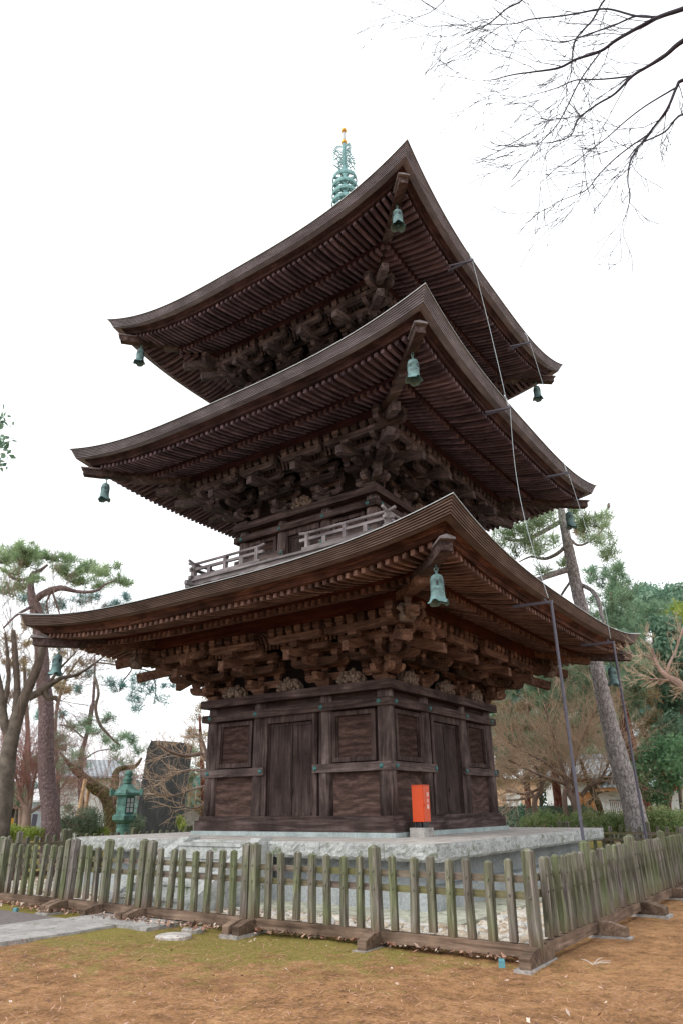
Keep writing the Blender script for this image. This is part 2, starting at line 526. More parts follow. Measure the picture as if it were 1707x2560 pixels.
LV = [0.0, 0.15, 0.42, 0.69, 0.80]
def add_set(mb, x, a, zd, el=0.47, er=0.47, corner=0):
    """one three-step bracket complex over the column at local x, wall axis at y = -a"""
    mb.taper(x, -a, zd, zd + 0.09, 0.25, 0.25, 0.36, 0.36)
    mb.box(x - 0.18, x + 0.18, -a - 0.18, -a + 0.18, zd + 0.0901, zd + 0.20)
    for lv, st in ((0, 0), (1, 1), (2, 2)):
        z0 = zd + (0.14, 0.41, 0.68)[lv]
        z1 = z0 + 0.15
        o = a + 0.35 * st
        l, r = el * (0.85 if lv == 0 else 1.0), er * (0.85 if lv == 0 else 1.0)
        e = 0.35 * st if corner else 0.0
        l2, r2 = (l + (e if corner < 0 else 0), r + (e if corner > 0 else 0))
        arm_t(mb, -o, x - l2, x + r2, z0, z1, 0.12 + 0.002 * lv)
        for s in (x - l2 + 0.085, x, x + r2 - 0.085) + ((x + (e if corner > 0 else -e),) if corner and st else ()):
            masu(mb, s, -o, z1 + 0.0005, 0.165, 0.12)
        # arm stepping out one more
        if lv < 2:
            arm_p(mb, x, a - 0.1, a + 0.35 * (st + 1) + 0.10, z0 - 0.004, z1 - 0.004, 0.122, r0=False)
    # upper wall arms (over the wall plane and first step)
    arm_t(mb, -a, x - el, x + er, zd + 0.41, zd + 0.555, 0.11)
    for s in (x - el + 0.085, x, x + er - 0.085):
        masu(mb, s, -a, zd + 0.556, 0.16, 0.12)
    arm_t(mb, -a - 0.35, x - el - 0.06, x + er + 0.06, zd + 0.685, zd + 0.825, 0.11)
    # purlin arm with a row of small blocks
    e = 1.05 if corner else 0.0
    l2, r2 = el + 0.05 + (e if corner < 0 else 0), er + 0.05 + (e if corner > 0 else 0)
    z0 = zd + 0.80
    arm_t(mb, -a - 1.05, x - l2, x + r2, z0, z0 + 0.15, 0.125)
    n = max(3, int(round((l2 + r2) / 0.235)))
    for i in range(n):
        masu(mb, x - l2 + 0.085 + i * (l2 + r2 - 0.17) / (n - 1), -a - 1.05, z0 + 0.1505, 0.165, 0.165)
    masu(mb, x, -a - 1.05, z0 - 0.13, 0.19, 0.129)

def tail_mesh(a, zd, x, w=0.155, h=0.19):
    mb = MB()
    sl = math.tan(math.radians(17))
    o0, o1 = a + 0.15, a + 1.36
    zc = zd + 0.475
    def zz(o): return zc + (o1 - o) * sl
    mb.extrude([(x - w / 2, -o0, zz(o0) - h / 2), (x - w / 2, -o1, zz(o1) - h / 2), (x - w / 2, -o1, zz(o1) + h / 2), (x - w / 2, -o0, zz(o0) + h / 2)], (w, 0, 0))
    return mb

NT = 56
def sweep(mb, prof, n=NT, closed=True, face_k=None):
    """sweep profile points (d_from_lip, z, rise, bow) along one eave side, mitred at the hips"""
    base = len(mb.v)
    m = len(prof)
    for i in range(n + 1):
        tau = -1 + 2 * i / n
        tau = math.copysign(abs(tau) ** 0.9, tau)
        r = abs(tau) ** 3.2
        for (o, z, rise, bow) in prof:
            oo = o + bow * r
            mb.v.append((tau * oo, -oo, z + rise * r))
    for i in range(n):
        for j in range(m if closed else m - 1):
            j2 = (j + 1) % m
            mb.f.append((base + i * m + j, base + (i + 1) * m + j, base + (i + 1) * m + j2, base + i * m + j2))

def grain_mat():
    m, n, b = new_mat('flame_grained_board')
    v = rand_shift(n, coords(n, 'Object', (1.0, 1.0, 1.0)), 13)
    warp = noise(n, v, 1.1, 2, 0.5, 0.4)
    wv = N(n, 'ShaderNodeTexWave'); wv.wave_type = 'BANDS'; wv.bands_direction = 'Z'
    wv.inputs['Scale'].default_value = 1.7; wv.inputs['Distortion'].default_value = 14.0; wv.inputs['Detail'].default_value = 3.0; wv.inputs['Detail Scale'].default_value = 0.7
    n.links.new(rand_shift(n, coords(n, 'Object', (0.7, 0.7, 1.0)), 13), wv.inputs['Vector'])
    fl_ = noise(n, rand_shift(n, coords(n, 'Object', (0.9, 0.9, 3.6)), 13), 2.2, 6, 0.6, 3.5)
    g = noise(n, rand_shift(n, coords(n, 'Object', (1.4, 1.4, 15)), 5), 1.0, 6, 0.65)
    k = N(n, 'ShaderNodeMath', operation='MULTIPLY_ADD')
    n.links.new(fl_, k.inputs[0]); k.inputs[1].default_value = 0.9; n.links.new(g, k.inputs[2])
    k2 = N(n, 'ShaderNodeMath', operation='MULTIPLY'); k2.inputs[1].default_value = 0.53; n.links.new(k.outputs[0], k2.inputs[0])
    c = ramp(n, k2.outputs[0], [(0.34, (0.032, 0.019, 0.017)), (0.5, (0.068, 0.041, 0.035)), (0.66, (0.135, 0.085, 0.072))])
    c = mix(n, 1.0, c, ramp(n, wv.outputs[1], [(0.05, 0.8), (0.55, 1.0), (1.0, 1.25)]), 'MULTIPLY')
    n.links.new(c, b.inputs['Base Color']); b.inputs['Roughness'].default_value = 0.75; b.inputs['Specular IOR Level'].default_value = 0.1
    bump(n, b, wv.outputs[1], 0.3, 0.01)
    return m
M['grain'] = grain_mat()
for si, S in enumerate(STO):
    a, b, z0, zd, zm, hm, zt, ht = (S[k] for k in ('a', 'b', 'z0', 'zd', 'zm', 'hm', 'zt', 'ht'))
    zdb = zd - 0.17                 # head beam bottom
    zub, zut = zdb - 0.31, zdb - 0.155
    RL, BW = zt - zm, ht - hm
    BK = 'brk_' if si == 0 else 'brkup_'
    # ---- body
    mb = MB()
    mb.box(-a + 0.06, a - 0.06, -a + 0.06, a - 0.06, z0, zdb)
    mb.build('body_wall', M['door_z'], pag)
    cm = MB()
    cm.lathe([(0.165, z0), (0.17, z0 + (zdb - z0) * 0.5), (0.165, zub - 0.02), (0.155, zdb)], 18)
    cm = cm.mesh('column', M['col_z'], True)
    for sx in (-1, 1):
        for sy in (-1, 1):
            link('column', cm, pag, (sx * a, sy * a, 0))
    for k in range(4):
        for sx in (-1, 1):
            p = Matrix.Rotation(k * PI / 2, 4, 'Z') @ Vector((sx * b, -a, 0))
            link('column', cm, pag, p)
    h1 = a + 0.262 if si == 0 else a + 0.25
    mb = MB(); hi = h1 - 0.46
    mb.hexa([(-h1, -h1, zdb), (h1, -h1, zdb), (hi, -hi, zdb), (-hi, -hi, zdb), (-h1, -h1, zd), (h1, -h1, zd), (hi, -hi, zd), (-hi, -hi, zd)])
    sides('head_beam', mb.mesh('head_beam', M['old_x']), pag)
    h2 = a + 0.225; hi = h2 - 0.2
    mb = MB()
    mb.hexa([(-h2, -h2, zub), (h2, -h2, zub), (hi, -hi, zub), (-hi, -hi, zub), (-h2, -h2, zut), (h2, -h2, zut), (hi, -hi, zut), (-hi, -hi, zut)])
    ub = sides('tie_beam', mb.mesh('tie_beam', M['old_x']), pag)
    for o in ub:
        for x in (-a + 0.02, -b, b, a - 0.02):
            link('beam_boss', BOSS, o, (x, -h2 - 0.0005, (zub + zut) / 2))
    zmb = z0 + (zub - z0) * 0.40
    zmt = zmb + 0.155
    h3 = a + 0.195
    for sx in (-1, 1):
        mb = MB()
        xa, xb = b - 0.235 if si == 0 else b - 0.12, h3
        mb.hexa([(xa, -h3, zmb), (xb, -h3, zmb), (xb - 0.3, -h3 + 0.3, zmb), (xa, -h3 + 0.3, zmb), (xa, -h3, zmt), (xb, -h3, zmt), (xb - 0.3, -h3 + 0.3, zmt), (xa, -h3 + 0.3, zmt)])
        if sx < 0:
            mb.v = [(-p[0], p[1], p[2]) for p in mb.v]
            mb.f = [f[::-1] for f in mb.f]
        for o in sides('waist_beam', mb.mesh('waist_beam', M['col_x']), pag):
            for x in (sx * (xa + 0.07), sx * (a - 0.02)):
                link('beam_boss', BOSS, o, (x, -h3 - 0.0005, (zmb + zmt) / 2))
    # windows and lower panels of the side bays
    zw0, zw1 = zmt + 0.03, zub - 0.03
    xl, xr = b + 0.19, a - 0.19
    for sx in (-1, 1):
        mb = MB()
        X = sorted((sx * xl, sx * xr))
        yb, yf = -a - 0.02, -a - 0.10
        t = 0.085
        mb.box(X[0], X[0] + t, yf, yb, zw0, zw1); mb.box(X[1] - t, X[1], yf, yb, zw0, zw1)
        mb.box(X[0] + t, X[1] - t, yf, yb, zw0, zw0 + t); mb.box(X[0] + t, X[1] - t, yf, yb, zw1 - t, zw1)
        t2 = 0.035
        mb.box(X[0] + t, X[0] + t + t2, yf + 0.03, yb, zw0 + t, zw1 - t); mb.box(X[1] - t - t2, X[1] - t, yf + 0.03, yb, zw0 + t, zw1 - t)
        wm = mb.mesh('window', M['old_z'])
        mb = MB()
        n = 30
        for i in range(n):
            xx = X[0] + t + t2 + 0.008 + i * (X[1] - X[0] - 2 * t - 2 * t2 - 0.016) / (n - 1)
            mb.box(xx - 0.004, xx + 0.004, -a - 0.0455, -a - 0.0395, zw0 + t, zw1 - t)
        mb.box(X[0] + t, X[1] - t, -a - 0.039, -a - 0.01, zw0 + t, zw1 - t)
        lm = mb.mesh('ribbed_board', M['grain'])
        for o in sides('window', wm, pag):
            link('ribbed_board', lm, o)
        mb = MB()
        mb.box(X[0] - 0.1, X[1] + 0.1, -a - 0.03, -a + 0.1, z0, zmb - 0.0)
        sides('wainscot_panel', mb.mesh('wainscot_panel', M['grain']), pag)
        if si == 0:
            mb = MB()
            mb.box(X[0] - 0.02, X[1] + 0.02, -a - 0.035, -a - 0.0301, z0 + 0.001, zmb - 0.001)
    mb = MB()
    mb.box(-a, a, -a - 0.03, -a + 0.1, zut, zdb)
    sides('frieze_board', mb.mesh('frieze_board', M['door_x']), pag)
    # door
    dw = S['dw']
    zdt = zub - 0.14
    yf = -a - 0.135
    mb = MB()
    f = b - 0.16
    mb.extrude([(-f, yf, z0), (-dw, yf, z0), (-dw, yf, zdt), (-f, yf, zub - 0.002)], (0, 0.15, 0))
    mb.extrude([(dw, yf, z0), (f, yf, z0), (f, yf, zub - 0.002), (dw, yf, zdt)], (0, 0.15, 0))
    mb.extrude([(-dw, yf - 0.001, zdt), (dw, yf - 0.001, zdt), (f, yf - 0.001, zub - 0.002), (-f, yf - 0.001, zub - 0.002)], (0, 0.15, 0))
    dm = mb.mesh('door', M['old_z'])
    leafs = []
    for sx in (-1, 1):
        mb = MB()
        X0, X1 = sorted((sx * 0.004, sx * (dw - 0.004)))
        y1 = -a - 0.02
        mb.box(X0, X1, -a - 0.055, y1, z0 + 0.004, zdt - 0.012)
        st = 0.035
        yy = -a - 0.075
        mb.box(X0, X0 + st, yy, -a - 0.0551, z0 + 0.004, zdt - 0.012); mb.box(X1 - st, X1, yy, -a - 0.0551, z0 + 0.004, zdt - 0.012)
        for za, zb, inset in ((z0 + 0.004, z0 + 0.06, 0.05), (zdt - 0.075, zdt - 0.012, 0.05)):
            zz = (za, zb) if za < z0 + 0.1 else (zb, za)
            mb.extrude([(X0 + st, yy, zz[0]), (X1 - st, yy, zz[0]), (X1 - st - inset, yy, zz[1]), (X0 + st + inset, yy, zz[1])][::1 if za < z0 + 0.1 else -1], (0, 0.0199, 0))
        if sx > 0:
            mb.box(X0 + 0.02, X0 + 0.055, yy - 0.02, yy - 0.001, z0 + 0.42, z0 + 0.5)
        leafs.append(mb.mesh('door_leaf', M['door_z']))
    for o in sides('door', dm, pag):
        for lf in leafs:
            link('door_leaf', lf, o)
    # ---- bracket zone
    mb = MB()
    mb.box(-a + 0.02, a - 0.02, -a + 0.02, a - 0.02, zd, zm + 0.3)
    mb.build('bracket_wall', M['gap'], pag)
    el = min(0.47, (a - b) / 2 - 0.06 if si else 0.47)
    mids = []
    for x in (-b, b):
        mb = MB()
        ein, eout = min(0.64, b - 0.16), min(0.58, (a - b) / 2 - 0.12)
        add_set(mb, x, a, zd, eout if x < 0 else ein, ein if x < 0 else eout)
        bm = mb.mesh('bracket_set', M[BK + 'x'])
        tm = tail_mesh(a, zd, x).mesh('tail_rafter', M[BK + 'y'])
        for o in sides('bracket_set', bm, pag):
            link('tail_rafter', tm, o)
    mb = MB()
    ec = min(0.58, (a - b) / 2 - 0.12)
    add_set(mb, a, a, zd, ec, 0.42, 1)
    m2 = MB()
    add_set(m2, -a, a, zd, 0.42, ec, -1)
    m2.xform(Matrix.Rotation(PI / 2, 4, 'Z'))
    m2.v = [(p[0], p[1], p[2] + 0.0013) for p in m2.v]
    mb.add(m2.v, m2.f)
    # diagonal arms
    dg = MB()
    for lv in range(3):
        zz0 = zd + (0.137, 0.407, 0.677)[lv]
        o1 = (a + 0.35 * (lv + 1)) * math.sqrt(2) + 0.14
        arm_p(dg, 0, a * math.sqrt(2) - 0.1, o1 if lv < 2 else o1 - 0.2, zz0, zz0 + 0.155, 0.15, r0=False)
        masu(dg, 0, -(a + 0.35 * (lv + 1)) * math.sqrt(2), zz0 + 0.156, 0.21, 0.12)
    dg.xform(Matrix.Rotation(PI / 4, 4, 'Z'))
    mb.add(dg.v, dg.f)
    bm = mb.mesh('corner_bracket_set', M[BK + 'x'])
    tl = tail_mesh(a, zd, a)
    t2 = tail_mesh(a, zd, -a).xform(Matrix.Rotation(PI / 2, 4, 'Z'))
    tms = [tl.mesh('tail_rafter', M[BK + 'y']), t2.mesh('tail_rafter', M[BK + 'x'])]
    # two diagonal tail rafters, one above the other
    for q1, zc in ((a + 1.31, zd + 0.50), (a + 1.67, zd + 0.80)):
        d = MB()
        s2 = math.sqrt(2)
        d.bar((0, -a * s2 - 0.1, zc + (q1 - a) * s2 * 0.24), (0, -q1 * s2, zc), 0.17, 0.19)
        tms.append(d.xform(Matrix.Rotation(PI / 4, 4, 'Z')).mesh('tail_rafter', M[BK + 'x']))
    for o in sides('corner_bracket_set', bm, pag):
        for tm in tms:
            link('tail_rafter', tm, o)
    # through beams of the bracket zone, ceiling, curved ribs
    mb = MB()
    for o, za, hh in ((a + 0.0, 0.70, 0.13), (a + 0.35, 0.945, 0.13), (a + 0.70, 0.945, 0.12)):
        L = o + 0.2
        mb.box(-L, L, -o - 0.05, -o + 0.05, zd + za, zd + za + hh)
    sides('bracket_beam', mb.mesh('bracket_beam', M[BK + 'x']), pag)
    mb = MB()
    mb.add([(-a, -a, zd + 1.08), (a, -a, zd + 1.08), (a + 0.75, -a - 0.75, zd + 1.068), (-a - 0.75, -a - 0.75, zd + 1.068)], [(0, 1, 2, 3)])
    mb.add([(-a - .72, -a - 0.72, zd + 0.80), (a + .72, -a - 0.72, zd + 0.80), (a + .72, -a - 0.72, zd + 1.067), (-a - .72, -a - 0.72, zd + 1.067)], [(0, 1, 2, 3)])
    mb.add([(-a - .72, -a - 0.72, zd + 1.118), (a + .72, -a - 0.72, zd + 1.118), (a + 1.0, -a - 1.0, zd + 1.119), (-a - 1.0, -a - 1.0, zd + 1.119)], [(0, 1, 2, 3)])
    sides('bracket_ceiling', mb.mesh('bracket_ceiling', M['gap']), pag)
    mb = MB()
    n = int((2 * a + 0.6) / 0.105)
    for i in range(n + 1):
        x = -a - 0.3 + i * (2 * a + 0.6) / n
        poly = []
        for q in range(6):
            an = q / 5 * PI / 2
            poly.append((x - 0.026, -a - 0.76 - 0.25 * (1 - math.cos(an)), zd + 0.79 + 0.31 * math.sin(an)))
        poly2 = [(x - 0.026, p[1] + 0.035, p[2] + 0.012) for p in poly][::-1]
        mb.extrude(poly + poly2, (0.052, 0, 0))
    sides('curved_rib_row', mb.mesh('curved_rib_row', M[BK + 'y']), pag)
    # carved frog-leg struts on the head beam
    for ci, x in enumerate((-(a + b) / 2, 0.0, (a + b) / 2)):
        if si and ci != 1:
            continue
        mb = MB()
        wd, hh = min(0.33, (a - b) * 0.3), 0.27
        mb.extrude([(wd * math.cos(t), 0, hh * math.sin(t) ** 0.8) for t in np.linspace(0, PI, 12)], (0, 0.08, 0))
        for q in range(70):
            t, rr = rng.random() * PI, 0.25 + 0.7 * rng.random()
            r = 0.022 + rng.random() * 0.035
            cx, cz = wd * rr * math.cos(t), hh * rr * math.sin(t) ** 0.8
            mb.lathe([(0.001, -r), (r * 0.8, -r * 0.6), (r, 0), (r * 0.8, r * 0.6), (0.001, r)], 6, (cx, -0.03 - rng.random() * 0.04, cz + 0.01), False)
        cmm = mb.mesh('frog_leg_carving', M['carve'])
        for k in range(4):
            p = Matrix.Rotation(k * PI / 2, 4, 'Z') @ Vector((x, -a - 0.14, zd))
            link('frog_leg_carving', cmm, pag, p, k * PI / 2)
    # ---- roof
    ro, rz = S['top_o'], S['top_z']
    V, F = [], []
    ns = 14
    mb = MB()
    rows = []
    for q in range(ns + 1):
        s = q / ns
        o = hm - (hm - ro) * s
        g = 0.62 * s + 0.38 * s * s if si < 2 else 0.45 * s + 0.55 * s * s
        rows.append((o, zm + 0.012 + (rz - zm) * g, RL * (1 - s) ** 2.2, BW * (1 - s) ** 2))
    sweep(mb, rows, NT, False)
    rm = mb.mesh('roof', M['roof_metal'], True)
    roof = link('roof', rm, pag)
    for k in (1, 2, 3):
        link('roof_slope', rm, roof, None, k * PI / 2)
    # layered edge, saw-toothed in real layers
    mb = MB()
    prof = []
    NL = 6
    for i in range(NL):
        f0, f1 = i / NL, (i + 1) / NL
        d0, d1 = 0.02 + 0.08 * f0, 0.02 + 0.08 * f1
        e0, e1 = 0.02 + 0.035 * f0, 0.02 + 0.035 * f1
        for f_, dd, e in ((f0 + 0.015, d0, e0), (f1 - 0.075, d1 - 0.006, e1), (f1 - 0.073, d1 + 0.04, e1), (f1 + 0.014, d1 + 0.04, e1)):
            prof.append((hm - dd, zm - 0.018 - 0.165 * f_, RL - 0.088 * f_, BW * (1 - 0.3 * f_) - 0.0 * e))
    prof.append((hm - 0.10, zm - 0.184, RL - 0.088, BW * 0.7))
    prof.append((hm - 0.32, zm - 0.186, RL - 0.09, BW * 0.6))
    prof.append((hm - 0.32, zm - 0.016, RL - 0.02, BW * 0.6))
    sweep(mb, prof, NT, True)
    em = mb.mesh('roof_edge', M['edge_brown' if si == 0 else 'edge'])
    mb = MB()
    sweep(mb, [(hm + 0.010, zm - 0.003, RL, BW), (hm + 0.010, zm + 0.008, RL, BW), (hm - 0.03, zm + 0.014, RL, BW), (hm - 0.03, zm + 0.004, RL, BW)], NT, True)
    fm = mb.mesh('edge_flashing', M['flash'])  # metal lip, with the sky's reflection put into its pale grey colour
    # moulding and eave board
    mb = MB()
    RM = RL - 0.10
    sweep(mb, [(hm - 0.235, zm - 0.187, RM + 0.01, BW * 0.5), (hm - 0.245, zm - 0.205, RM, BW * 0.5), (hm - 0.268, zm - 0.222, RM, BW * 0.5), (hm - 0.292, zm - 0.232, RM, BW * 0.5), (hm - 0.305, zm - 0.254, RM, BW * 0.5),
               (hm - 0.325, zm - 0.258, RM, BW * 0.5), (hm - 0.345, zm - 0.328, RM - 0.01, BW * 0.4), (hm - 0.45, zm - 0.332, RM - 0.015, BW * 0.4), (hm - 0.45, zm - 0.187, RM - 0.01, BW * 0.4)], NT, True)
    mm = mb.mesh('eave_moulding', M['mold' if si == 0 else 'mold_up'])
    # rafters
    E1, E0, PU = hm - 0.40, hm - 1.33, a + 1.05
    RF = RL - 0.125
    o_s = a + 0.55
    def rise(o, t):
        k = min(1.0, max(0.0, (o - o_s) / (E1 - o_s)))
        return RF * min(1.05, abs(t) / E1) ** 3.2 * k
    def zfb(o): return zm - 0.415 + (E1 - o) / (E1 - E0) * 0.20 - 0.02 * math.sin(PI * (E1 - o) / (E1 - E0))
    def zbb(o): return zm - 0.385 + (E0 - o) * 0.30
    nr = int(E1 / 0.156)
    fl, br = MB(), MB()
    for i in range(-nr, nr + 1):
        t = (i + 0.5) * 0.156
        if abs(t) > E1 - 0.12:
            continue
        bo = BW * 0.35 * (abs(t) / E1) ** 3.2
        for mbx, oi, oo, zf, hh, wd in ((fl, max(E0 - 0.05, abs(t) + 0.06), E1 + bo, zfb, 0.12, 0.072), (br, max(a - 0.1, abs(t) + 0.06), E0 + 0.03, zbb, 0.13, 0.074)):
            if oo - oi < 0.06:
                continue
            os_ = np.linspace(oi, oo, 5)
            vs = []
            jt = (rng.random() - 0.5) * 0.006
            for o in os_:
                zb_ = zf(o) + rise(o, t)
                vs += [(t - wd / 2 + jt, -o, zb_), (t + wd / 2 + jt, -o, zb_), (t + wd / 2 + jt, -o, zb_ + hh), (t - wd / 2 + jt, -o, zb_ + hh)]
            fs = [(0, 1, 2, 3), (19, 18, 17, 16)]
            for q in range(4):
                for j in range(4):
                    fs.append((q * 4 + j, (q + 1) * 4 + j, (q + 1) * 4 + (j + 1) % 4, q * 4 + (j + 1) % 4))
            mbx.add(vs, fs)
    flm, brm = fl.mesh('flying_rafter_row', M['rafter' if si == 0 else 'rafter_up']), br.mesh('base_rafter_row', M['rafter' if si == 0 else 'rafter_up'])
    # boards above the rafters
    def board(zf, hh, oi, oo, no):
        mb = MB()
        nn = 40
        for i in range(nn + 1):
            tau = -1 + 2 * i / nn
            for j in range(no + 1):
                o = oi + (oo - oi) * j / no
                mb.v.append((tau * o, -o, zf(o) + hh + rise(o, tau * o)))
        for i in range(nn):
            for j in range(no):
                q = i * (no + 1) + j
                mb.f.append((q, q + 1, q + no + 2, q + no + 1))
        return mb
    b1 = board(zfb, 0.118, E0 - 0.05, E1 + 0.02, 5)
    b2 = board(zbb, 0.128, a - 0.1, E0 + 0.04, 6)
    b1.add(b2.v, b2.f)
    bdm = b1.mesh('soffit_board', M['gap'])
    mb = MB()
    kr = RF * 0.57 * 1.0
    kz0, kz1 = zbb(E0) + 0.096, zfb(E0) + 0.004
    rk = rise(E0, E0) 
    sweep(mb, [(E0 + 0.06, kz0, rk, 0), (E0 + 0.06, kz1, rk, 0), (E0 - 0.08, kz1 + 0.01, rk, 0), (E0 - 0.08, kz0 + 0.02, rk, 0)], NT, True)
    km = mb.mesh('rafter_batten', M['red' if si == 0 else 'red_up'])
    mb = MB()
    sweep(mb, [(PU + 0.09, zd + 1.121, 0.02, 0), (PU + 0.09, zbb(PU + 0.09) - 0.002, 0.03, 0), (PU - 0.09, zbb(PU - 0.09) - 0.002, 0.03, 0), (PU - 0.09, zd + 1.121, 0.02, 0)], 4, True)
    pm = mb.mesh('eave_purlin', M['red' if si == 0 else 'red_up'])
    # hip rafters (upper with a small cap, lower)
    s2 = math.sqrt(2)
    hp = MB()
    pts = [(E0 - 0.12, zt - 0.745), (E0 + 0.25, zt - 0.752), (ht - 0.62, zt - 0.76), (ht - 0.315, zt - 0.735)]
    def hip(mb, pts, w, h, cut=0.0):
        vs = []
        for q, z in pts:
            vs += [(-w / 2, -q * s2, z), (w / 2, -q * s2, z), (w / 2, -q * s2, z + h), (-w / 2, -q * s2, z + h)]
        n = len(pts)
        fs = [(0, 1, 2, 3), tuple((n - 1) * 4 + j for j in (3, 2, 1, 0))]
        for q in range(n - 1):
            for j in range(4):
                fs.append((q * 4 + j, (q + 1) * 4 + j, (q + 1) * 4 + (j + 1) % 4, q * 4 + (j + 1) % 4))
        mb.add(vs, fs)
    hip(hp, pts, 0.19, 0.17)
    lo = MB()
    hip(lo, [(a + 0.35, zbb(a + 0.35) - 0.10), (a + 1.1, zt - 0.75), (ht - 1.75, zt - 0.80), (ht - 1.17, zt - 0.872)], 0.20, 0.16)
    cp = MB()
    qa, qb = (ht - 0.62) * s2, (ht - 0.27) * s2
    for zz, ww in ((zt - 0.588, 0.125),):
        za, zb_ = zz, zz + 0.02
        cp.add([(-ww, -qa, za), (ww, -qa, za), (0.012, -qa, za + 0.085), (-0.012, -qa, za + 0.085), (-ww, -qb, zb_), (ww, -qb, zb_), (0.012, -qb + 0.03, zb_ + 0.085), (-0.012, -qb + 0.03, zb_ + 0.085),
                (-ww, -qa, za + 0.03), (ww, -qa, za + 0.03), (ww, -qb, zb_ + 0.03), (-ww, -qb, zb_ + 0.03)],
               [(0, 4, 5, 1), (0, 8, 11, 4), (1, 5, 10, 9), (4, 11, 7, 6, 10, 5), (8, 3, 7, 11), (2, 9, 10, 6), (3, 2, 6, 7), (0, 1, 9, 2, 3, 8)])
    R45 = Matrix.Rotation(PI / 4, 4, 'Z')
    hm_, lm_, cm_ = hp.xform(R45).mesh('hip_rafter', M['old_x']), lo.xform(R45).mesh('lower_hip_rafter', M[BK + 'x']), cp.xform(R45).mesh('hip_rafter_cap', M['pale_x'])
    # bracket ends flanking the lower hip rafter
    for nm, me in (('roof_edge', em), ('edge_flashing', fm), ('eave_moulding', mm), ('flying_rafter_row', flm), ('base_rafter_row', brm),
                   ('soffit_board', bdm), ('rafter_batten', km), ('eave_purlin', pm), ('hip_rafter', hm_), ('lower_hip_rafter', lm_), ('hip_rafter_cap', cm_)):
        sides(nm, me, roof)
    if si == 0:                                # small carved figure crouching under each lower hip rafter
        fg = MB()
        q0 = 3.62
        fg.taper(0, -q0 * s2, 3.52, 3.66, 0.22, 0.22, 0.30, 0.28)
        fg.tube([(0, -q0 * s2, 3.661), (0, -q0 * s2, 3.72), (0, -q0 * s2 - 0.01, 3.80), (0, -q0 * s2 - 0.03, 3.86)], [0.13, 0.135, 0.10, 0.06], 10)
        fg.lathe([(0.01, -0.07), (0.055, -0.05), (0.07, 0.0), (0.06, 0.05), (0.02, 0.07)], 10, (0, -q0 * s2 - 0.06, 3.90))
        for sx in (-1, 1):
            fg.tube([(sx * 0.10, -q0 * s2, 3.82), (sx * 0.17, -q0 * s2 - 0.04, 3.74), (sx * 0.12, -q0 * s2 - 0.12, 3.68)], [0.045, 0.04, 0.03], 7)
            fg.tube([(sx * 0.08, -q0 * s2 - 0.03, 3.69), (sx * 0.15, -q0 * s2 - 0.13, 3.72), (sx * 0.11, -q0 * s2 - 0.15, 3.665)], [0.06, 0.05, 0.035], 7)
        sides('corner_figure', fg.xform(R45).mesh('corner_figure', M['carve'], True), roof)
    # ---- balcony of the upper storeys
    if si:
        hb = a + 0.98
        zf = z0 + 0.05
        bal = MB()
        ring(bal, hb, a - 0.1, zf - 0.055, zf)
        balc = bal.build('balcony', M['pale_x'], pag)
        rl = MB()
        rl.box(-hb - 0.16, hb + 0.16, -hb + 0.06, -hb + 0.16, zf - 0.16, zf - 0.056)
        sides('edge_beam', rl.mesh('edge_beam', M['pale_x']), balc)
        jb = MB()
        n = int(2 * hb / 0.42)
        for i in range(n):
            x = -hb + 0.2 + i * (2 * hb - 0.4) / (n - 1)
            jb.box(x - 0.12, x + 0.12, -hb + 0.03, -hb + 0.5, zf - 0.25, zf - 0.162)
        jb.box(-hb + 0.1, hb - 0.1, -hb + 0.2, -hb + 0.3, zf - 0.36, zf - 0.251)
        sides('joist_row', jb.mesh('joist_row', M['old_x']), balc)
        hr = hb - 0.1
        gap = b + 0.02
        rm_ = MB()
        for sx in (-1, 1):
            xs = sorted((sx * gap, sx * hr))
            e0, e1 = (xs[0] - (0.14 if sx < 0 else 0.06), xs[1] + (0.06 if sx < 0 else 0.14))
            rm_.box(e0, e1, -hr - 0.05, -hr + 0.05, zf + 0.001, zf + 0.085)
            rm_.box(e0 - (0.0 if sx < 0 else 0.08), e1 + (0.08 if sx < 0 else 0.0), -hr - 0.035, -hr + 0.035, zf + 0.235, zf + 0.30)
            pts = [(sx * (gap - 0.16), -hr, zf + 0.445), (sx * gap, -hr, zf + 0.42), (sx * (gap + 0.3), -hr, zf + 0.415), (sx * (hr - 0.15), -hr, zf + 0.415), (sx * (hr + 0.05), -hr, zf + 0.425), (sx * (hr + 0.2), -hr, zf + 0.47)]
            rm_.tube(pts, 0.036, 8)
        rme = rm_.mesh('railing', M['pale_x'])
        for sx in (-1, 1):
            L = hr - gap
            for f_, big in ((0.03, 1), (0.25, 0), (0.5, 1), (0.75, 0)):
                x = sx * (gap + f_ * L)
                pb = MB()
                if big:
                    pb.box(x - 0.045, x + 0.045, -hr - 0.045, -hr + 0.045, zf + 0.086, zf + 0.364)
                    pb.box(x - 0.055, x + 0.055, -hr - 0.055, -hr + 0.055, zf + 0.3641, zf + 0.404)
                else:
                    pb.box(x - 0.05, x + 0.05, -hr - 0.04, -hr + 0.04, zf + 0.086, zf + 0.234)
                sides('baluster', pb.mesh('baluster', M['pale_z']), balc)
        x = hr
        pb = MB()
        pb.box(x - 0.055, x + 0.055, -hr - 0.055, -hr + 0.055, zf + 0.086, zf + 0.40)
        sides('baluster', pb.mesh('baluster', M['pale_z']), balc)
        sides('railing', rme, balc)

